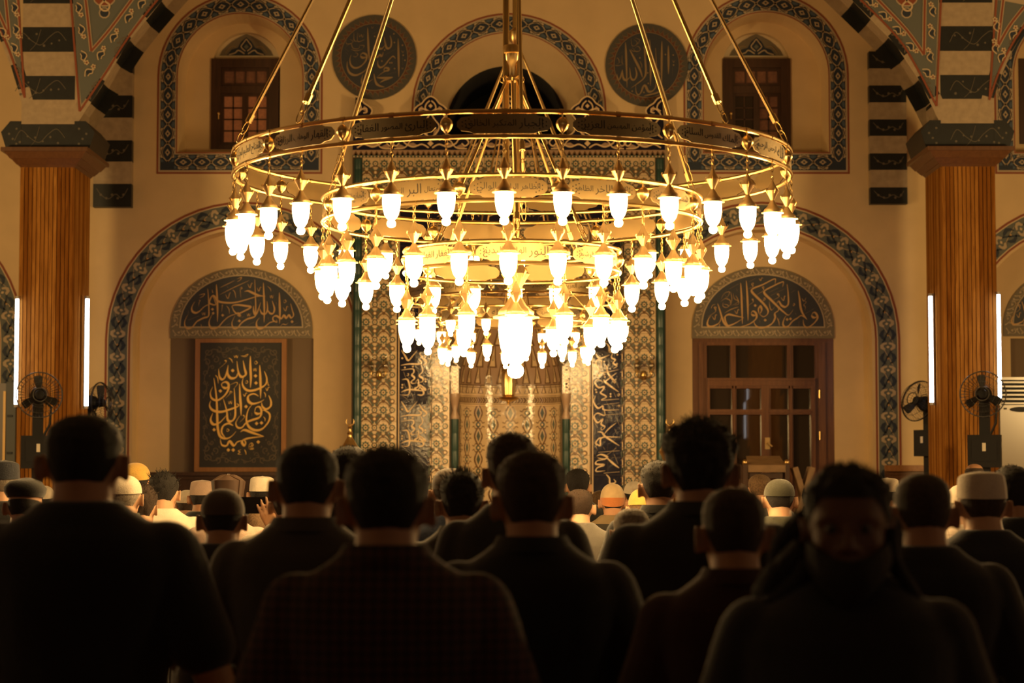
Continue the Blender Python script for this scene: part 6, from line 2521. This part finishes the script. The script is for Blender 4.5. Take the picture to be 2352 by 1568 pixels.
def cap_mesh(kind, bow):
    """knitted skull cap, tall kufi, baseball cap, flat beret or seamed leather hat"""
    key = (kind, round(bow, 2))
    if key in CAPM:
        return CAPM[key]
    mb = MB()
    B = bow_m(bow)
    n = 44

    def ring(zb, zf, g, dz=0.0, sh=1.0):
        row = []
        for k in range(n):
            th = 2 * pi * k / n
            z = zb + (zf - zb) * (.5 + .5 * cos(th))
            q = head_pt(th, min(z, 1.7495), g)
            q.z = z + dz
            c = Vector((0, -.006, q.z))
            q = c + (q - c) * sh
            row.append(q)
        return row
    if kind == 'skull':
        rows = []
        for i in range(13):
            t = i / 12
            row = []
            for k in range(n):
                th = 2 * pi * k / n
                z0 = 1.648 + .042 * (.5 + .5 * cos(th))
                z = z0 + (1.7497 - z0) * sin(t * pi / 2)
                p = head_pt(th, z, .0075)
                p.z += .010 * sin(t * pi / 2) ** 3
                row.append(p)
            rows.append(row)
    elif kind == 'kufi':
        base = ring(1.655, 1.686, .007)
        top = [Vector((p.x * .93, -.006 + (p.y + .006) * .93, 1.742 + .25 * (p.z - 1.655))) for p in base]
        rows = [base, [a.lerp(b, .5) + (a - Vector((0, -.006, a.z))) * .02 for a, b in zip(base, top)], top]
        for i in range(1, 7):
            t = i / 6
            t9 = cos(t * pi / 2 * .99)
            rows.append([Vector((p.x * t9, -.006 + (p.y + .006) * t9, p.z + .022 * sin(t * pi / 2))) for p in top])
    elif kind in ('baseball', 'visor'):
        base = ring(1.652, 1.684, .008)
        rows = [base]
        for i in range(1, 10):
            t = i / 9
            cc = cos(t * pi / 2 * .985)
            rows.append([Vector((p.x * (cc ** .8), -.006 + (p.y + .006) * (cc ** .8), p.z + (1.772 - p.z) * sin(t * pi / 2))) for p in base])
    elif kind == 'beret':
        base = ring(1.672, 1.700, .006)
        rows = [base,
                [Vector((p.x * 1.16, -.02 + (p.y + .01) * 1.14, p.z + .022)) for p in base],
                [Vector((p.x * 1.20, -.02 + (p.y + .01) * 1.17, p.z + .045)) for p in base],
                [Vector((p.x * .9, -.02 + (p.y + .01) * .9, p.z + .075)) for p in base],
                [Vector((p.x * .4, -.02 + (p.y + .01) * .4, p.z + .088)) for p in base],
                [Vector((p.x * .03, -.02 + (p.y + .01) * .03, 1.78)) for p in base]]
    else:   # leather hat: upright walls, creased crown
        base = ring(1.650, 1.690, .012)
        top = [Vector((p.x * 1.13, -.006 + (p.y + .006) * 1.10, 1.752 + .2 * (p.z - 1.650))) for p in base]
        rows = [base, [a.lerp(b, .5) for a, b in zip(base, top)], top]
        for i in range(1, 7):
            t = i / 6
            rows.append([Vector((p.x * (1 - t * .98), -.006 + (p.y + .006) * (1 - t * .98), p.z + .036 * sin(t * pi / 2) + .008 * cos(4 * atan2(p.y, p.x)) * sin(pi * t))) for p in top])
    mb.grid(rows, 'white_cloth', close_u=True)
    mb.fan(rows[-1], 'white_cloth')
    # turned-in hem
    mb.grid([rows[0], [Vector((p.x * .96, -.006 + (p.y + .006) * .96, p.z + .004)) for p in rows[0]]], 'white_cloth', close_u=True)
    mb.v = [tuple(B @ Vector(v)) for v in mb.v]
    extra = []
    if kind in ('baseball', 'visor'):
        e = MB()
        R1_, R2_ = [], []
        fwd = 1 if kind == 'visor' else 1
        for k in range(13):
            th = radians(-62 + 124 * k / 12)
            q = head_pt(th, 1.683, .010)
            R1_.append(q)
            R2_.append(q + Vector((.018 * sin(th), .078 * cos(th) ** .6, -.016)))
        e.grid([R1_, R2_], 'white_cloth')
        e.grid([[p + Vector((0, 0, -.004)) for p in R2_], [p + Vector((0, 0, -.004)) for p in R1_]], 'white_cloth')
        e.grid([R2_, [p + Vector((0, 0, -.004)) for p in R2_]], 'white_cloth')
        e.v = [tuple(B @ Vector(v)) for v in e.v]
        extra.append(('visor', e.mesh('visor', 40)))
    if kind == 'baseball':
        e = MB()    # low band that reaches down behind
        lo = [head_pt(2 * pi * k / n, 1.600 + .075 * (.5 + .5 * cos(2 * pi * k / n)), .0085) for k in range(n)]
        hi = [Vector((p.x * 1.012, -.006 + (p.y + .006) * 1.012, p.z)) for p in ring(1.660, 1.690, .008)]
        sel = [k for k in range(n) if cos(2 * pi * k / n) < .3]
        e.grid([[lo[k] for k in sel], [hi[k] for k in sel]], 'orange_cloth')
        e.v = [tuple(B @ Vector(v)) for v in e.v]
        extra.append(('cap_band', e.mesh('cap_band', 180)))
    if kind == 'hat':
        e = MB()
        for k in range(4):
            a = pi / 4 + k * pi / 2
            idx = int(a / (2 * pi) * n)
            pts = [B @ (Vector(rows[i][idx]) * 1.0 + (Vector(rows[i][idx]) - Vector((0, -.006, 1.69))).normalized() * .002) for i in range(len(rows))]
            e.tube(pts, .0035, 'leather_brown', 5)
        extra.append(('seam', e.mesh('seam', 60)))
    CAPM[key] = (mb.mesh('cap', 50), extra)
    return CAPM[key]


COLLAR = {}


def collar_mesh(bow, h=.036):
    if 'c' in COLLAR:
        return COLLAR['c']
    mb = MB()
    rows = []
    n = 30
    for (g, z) in ((.012, 1.522), (.010, 1.540), (.004, 1.562), (.010, 1.565), (.019, 1.550), (.026, 1.529)):
        row = []
        for k in range(n):
            th = 2 * pi * k / n
            w, f, b = .071 + g, .036 + g, -.092 - g
            cy, hy = (f + b) / 2, (f - b) / 2
            row.append((w * sin(th), cy + hy * cos(th), z - .016 * max(0, cos(th))))
        rows.append(row)
    mb.grid(rows, 'black_cloth', close_u=True)
    COLLAR['c'] = mb.mesh('collar', 60)
    return COLLAR['c']


EYE = {}


def eyes_mesh(bow):
    key = round(bow, 2)
    if key not in EYE:
        mb = MB()
        B = bow_m(bow)
        for s in (-1, 1):
            p = B @ Vector((s * .032, .0795, 1.640))
            q = B @ Vector((s * .032, .0905, 1.640))
            mb.ball(p, .0115, 'eye_white', 10, 8)
            mb.ball(q, .0052, 'hair_black', 8, 6)
        EYE[key] = mb.mesh('eyes', 180)
    return EYE[key]


def beard_mesh(bow):
    mb = MB()
    B = bow_m(bow)
    rows = []
    for i in range(9):
        t = i / 8
        row = []
        for k in range(31):
            th = radians(-105 + 210 * k / 30)
            zt = 1.577 + .042 * abs(sin(th)) ** 2
            z = zt + (1.520 - zt) * t
            g = .004 + .020 * sin(pi * min(1, t * .8 + .12))
            q = head_pt(th, z, g)
            nz = noise.noise((q.x * 60, q.y * 60, q.z * 60)) * .004
            row.append(B @ (q + Vector((0, 0, -.035 * t * t * cos(th)))) + Vector((0, nz, 0)))
        rows.append(row)
    mb.grid(rows, 'hair_black')
    mb.fan(rows[-1], 'hair_black')
    return mb.mesh('beard', 180)


def paint(o, m):
    """object-level material so that copies can share one mesh"""
    while len(o.data.materials) < 1:
        o.data.materials.append(None)
    o.material_slots[0].link = 'OBJECT'
    o.material_slots[0].material = MATS[m]


TOPEXTRA = {'short': .006, 'full': .016, 'curly': .030, 'spiky': .024, 'fringe': 0, 'long': .026, 'buzz': .003, 'under': 0, None: 0}
CAPTOP = {'skull': 1.765, 'kufi': 1.778, 'baseball': 1.772, 'visor': 1.772, 'beret': 1.78, 'hat': 1.795}


def person(px, ytop, d, label, shirt='black_cloth', hair='short', hairc='hair_black', cap=None, capc='white_cloth', skin='skin_mid', bow=8, pose='fold', sleeve='long', wide=1.0, yaw=0.0,
           collar=None, trousers='charcoal_cloth', face=False, beard=False, band='orange_cloth', lean=0.0, headw=1.0):
    b = radians(bow)
    B = bow_m(b)
    body, sh, tro = body_meshes(pose, b, sleeve)
    top = max((B @ head_pt(th, z, 0)).z for th in (0, pi / 2, pi) for z in (1.70, 1.72, 1.733, 1.745, 1.75))
    if cap:
        top = max(top, (B @ Vector((0, -.006, CAPTOP[cap]))).z)
    else:
        top += TOPEXTRA[hair]
    P = W(px, ytop, d)
    s = P.z / top
    hc = B @ Vector((0, -.006, 1.66))
    R = Matrix.Rotation(yaw, 3, 'Z')
    off = R @ Vector((hc.x * s, hc.y * s, 0))
    t = thing('person', label, 'person', (P.x - off.x, d - off.y, 0), yaw, 'people standing in the hall')
    t.scale = (s * wide, s * (wide + 1) / 2, s)
    o = link('body', body, t)
    paint(o, skin)
    o = link('shirt', sh, t)
    paint(o, shirt)
    o = link('trousers', tro, t)
    paint(o, trousers)
    if hair:
        if cap:
            hair = 'under'
        h = link('hair', hair_mesh(hair, b), t)
        paint(h, hairc)
        h.scale = (headw, 1, 1)
    if cap:
        cm, ex = cap_mesh(cap, b)
        c = link('cap', cm, t)
        paint(c, capc)
        for nm, me in ex:
            e = link(nm, me, c)
            paint(e, band if nm == 'cap_band' else (capc if nm == 'visor' else 'leather_brown'))
    if collar:
        c = link('collar', collar_mesh(b), t)
        paint(c, collar)
    if face:
        link('eyes', eyes_mesh(b), t)
    if beard:
        bb = link('beard', beard_mesh(b), t)
        paint(bb, hairc)
    return t


bb = person
# nearest rows
bb(194, 952, 5.15, 'broad person in a black t-shirt with cropped hair before the left column', 'black_cloth', 'short', pose='side', sleeve='short', bow=4, wide=1.12, skin='skin_mid')
bb(706, 1019, 5.55, 'person in a brown-grey shirt with short hair below the framed gold calligraphy', 'umber_cloth', 'short', bow=6, wide=1.02, skin='skin_mid', collar='umber_cloth')
bb(889, 1028, 4.35, 'large dark haired person in a plaid collared shirt, centre left', 'plaid_shirt', 'full', hairc='hair_black', bow=5, collar='plaid_shirt', skin='skin_mid', wide=1.06)
bb(1222, 1036, 4.95, 'person in a black collared shirt with brushed up hair before the prayer niche', 'black_cloth', 'full', hairc='hair_brown', bow=6, collar='black_cloth', wide=1.0)
bb(1607, 964, 5.75, 'tall person with thick curly hair in a dark jacket before the brown door', 'charcoal_cloth', 'curly', bow=5, collar='charcoal_cloth', wide=1.05, skin='skin_mid', headw=1.04)
bb(1685, 1119, 4.75, 'shorter person in a maroon shirt right of the curly haired one', 'maroon_cloth', 'short', hairc='hair_brown', bow=8, collar='maroon_cloth', skin='skin_mid', wide=.96)
bb(1946, 1058, 4.05, 'person with long wavy hair and beard facing the camera, large at the right', 'black_cloth', 'long', bow=-2, pose='side', yaw=radians(172), face=True, beard=True, skin='skin_dark', wide=1.04)
bb(2118, 1087, 5.6, 'person with a bald head in a dark shirt right of the long haired one', 'black_cloth', 'buzz', hairc='hair_cropped', bow=8, skin='skin_mid', wide=1.0)
bb(1176, 995, 6.5, 'tall dark haired person just behind the one in the black collared shirt', 'charcoal_cloth', 'full', hairc='hair_brown', bow=6, wide=.92)
bb(1062, 1079, 7.6, 'person in a grey-brown jacket with tousled dark hair left of the tall central one', 'umber_cloth', 'spiky', hairc='hair_black', bow=8, collar='umber_cloth', wide=1.0)
bb(512, 1121, 7.4, 'person in a brown felt skullcap and dark jacket below the framed calligraphy', 'charcoal_cloth', 'short', cap='skull', capc='brown_cloth', bow=10, wide=.98, hairc='hair_black')
bb(2255, 1077, 7.4, 'person in a white crinkled cap and navy jacket before the right column', 'navy_cloth', 'short', hairc='hair_cropped', cap='kufi', capc='ivory_cloth', bow=8, skin='skin_light', wide=1.08)
bb(1451, 1167, 8.3, 'white haired person bowing the head, in a beige collar, before the right navy strip', 'sand_cloth', 'short', hairc='hair_grey', bow=24, collar='sand_cloth', skin='skin_light')
bb(803, 1025, 8.6, 'dark haired person half hidden between the brown-grey shirt and the plaid shirt', 'black_cloth', 'full', bow=6)
bb(1514, 1058, 9.5, 'dark haired person half hidden left of the curly haired one', 'black_cloth', 'full', hairc='hair_black', bow=8, collar='black_cloth')
# middle rows
bb(664, 1108, 9.7, 'person in a white shirt raising the left hand behind a phone, half hidden', 'white_cloth', 'short', hairc='hair_brown', skin='skin_light', bow=6, pose='raise', wide=1.0)
bb(592, 1172, 11.6, 'fair haired person bowing low just under the raised phone', 'grey_cloth', 'short', hairc='hair_light', skin='skin_light', bow=26, wide=.9)
bb(8, 1053, 11.0, 'person in a dark ribbed cap with grey hair at the left frame edge', 'black_cloth', 'short', hairc='hair_grey', cap='kufi', capc='navy_cloth', skin='skin_light', bow=8)
bb(58, 1098, 9.4, 'dark haired person with a black cap tilted forward near the left frame edge', 'black_cloth', 'short', cap='beret', capc='black_cloth', bow=12)
bb(288, 1090, 10.4, 'grey haired person in a white lace cap right of the broad black t-shirt', 'charcoal_cloth', 'short', hairc='hair_grey', cap='skull', capc='ivory_cloth', skin='skin_light', bow=10, collar='olive_cloth')
bb(312, 1061, 12.2, 'person in a bright golden embroidered cap near the left arch', 'charcoal_cloth', 'short', cap='skull', capc='gold_cloth', bow=6)
bb(331, 1114, 11.4, 'young curly haired person between the white lace cap and the white t-shirt', 'black_cloth', 'curly', hairc='hair_brown', skin='skin_light', bow=12, wide=.85)
bb(376, 1083, 11.9, 'person in a bright white t-shirt with spiky black hair', 'white_cloth', 'spiky', skin='skin_light', bow=14, sleeve='short', pose='side', wide=1.05)
bb(430, 1124, 14.8, 'person with a shaved neck in a small cream skullcap behind the white t-shirt', 'grey_cloth', 'buzz', hairc='hair_cropped', cap='skull', capc='ivory_cloth', skin='skin_light', bow=8)
bb(464, 1099, 13.6, 'person in a beige rounded cap left of the seamed leather hat', 'black_cloth', 'short', cap='kufi', capc='rose_cloth', bow=6)
bb(524, 1089, 11.0, 'person in a seamed brown leather hat behind the felt skullcap', 'rose_cloth', 'short', cap='hat', capc='leather_brown', bow=6, wide=.95)
bb(602, 1090, 13.2, 'person in a white embroidered flat topped cap under the framed calligraphy', 'black_cloth', 'short', cap='kufi', capc='white_cloth', bow=8)
bb(1034, 1073, 9.4, 'person with a brown cap and blue shirt half hidden behind the tousled one', 'blue_cloth', 'short', cap='skull', capc='brown_cloth', bow=8, hairc='hair_brown')
bb(1327, 1077, 14.6, 'black haired person nearest the niche at the left of the right navy strip', 'black_cloth', 'full', skin='skin_light', bow=6)
bb(1331, 1123, 11.6, 'short brown haired person in a grey vest over a white shirt', 'grey_cloth', 'short', hairc='hair_brown', skin='skin_light', bow=10)
bb(1407, 1111, 13.4, 'person in a tan cap with an orange band and a striped sweater', 'stripe_sweater', 'short', cap='baseball', capc='tan_cloth', bow=10, wide=1.02)
bb(1456, 1104, 16.4, 'person in a white panelled cap right of the tan and orange cap', 'grey_cloth', 'short', cap='skull', capc='white_cloth', bow=4)
bb(1378, 1126, 17.6, 'cropped haired person in an ivory shirt behind the tan and orange cap', 'ivory_cloth', 'buzz', hairc='hair_light', skin='skin_light', bow=8)
bb(1473, 1124, 12.0, 'person with a gold brimmed cap just above the white haired head', 'white_cloth', 'short', hairc='hair_light', cap='visor', capc='gold_cloth', bow=14, skin='skin_light')
bb(1745, 1089, 14.2, 'person with thin ginger hair before the raised lectern', 'grey_cloth', 'short', hairc='hair_light', skin='skin_light', bow=14)
bb(1790, 1099, 10.9, 'person in a dark green round cap before the raised lectern', 'olive_cloth', 'short', cap='skull', capc='olive_cloth', bow=12, skin='skin_light')
bb(1691, 1108, 12.4, 'brown haired person in a pale shirt half hidden behind the maroon shirt', 'ivory_cloth', 'short', hairc='hair_brown', bow=10)
bb(2039, 1094, 14.8, 'person in a pale flat topped cap beside the bald head', 'black_cloth', 'short', cap='kufi', capc='ivory_cloth', bow=6)
bb(2208, 1112, 10.1, 'person in a pale checked shirt half hidden left of the white crinkled cap', 'check_shirt', 'short', hairc='hair_grey', cap='skull', capc='ivory_cloth', skin='skin_light', bow=12, wide=.92)
bb(2238, 1065, 19.0, 'bald person far off before the right column', 'black_cloth', 'fringe', hairc='hair_cropped', bow=6)
bb(2325, 1070, 8.5, 'black haired person in a black shirt at the right frame edge', 'black_cloth', 'full', bow=8)
bb(101, 1114, 15.0, 'person in a small white cap glimpsed left of the broad black t-shirt', 'black_cloth', 'short', cap='skull', capc='white_cloth', bow=6)

# the phone held up before the white shirt
c = W(588, 1160, 9.97)
t = thing('phone', 'black phone held up in the raised hand, above the fair haired bowed head', 'phone', c, radians(4))
m = MB()
m.box((-.080, -.004, -.038), (.080, .004, .038), 'phone_black')
m.build('case', t)
m = MB()
m.box((-.074, .0041, -.034), (.074, .0052, .034), 'window_glass')
m.build('screen', t)
SC.cycles.max_bounces = 6
SC.cycles.diffuse_bounces = 3
SC.cycles.glossy_bounces = 4
SC.cycles.transmission_bounces = 6
SC.cycles.sample_clamp_indirect = 6.0
SC.cycles.caustics_reflective = False
SC.cycles.caustics_refractive = False
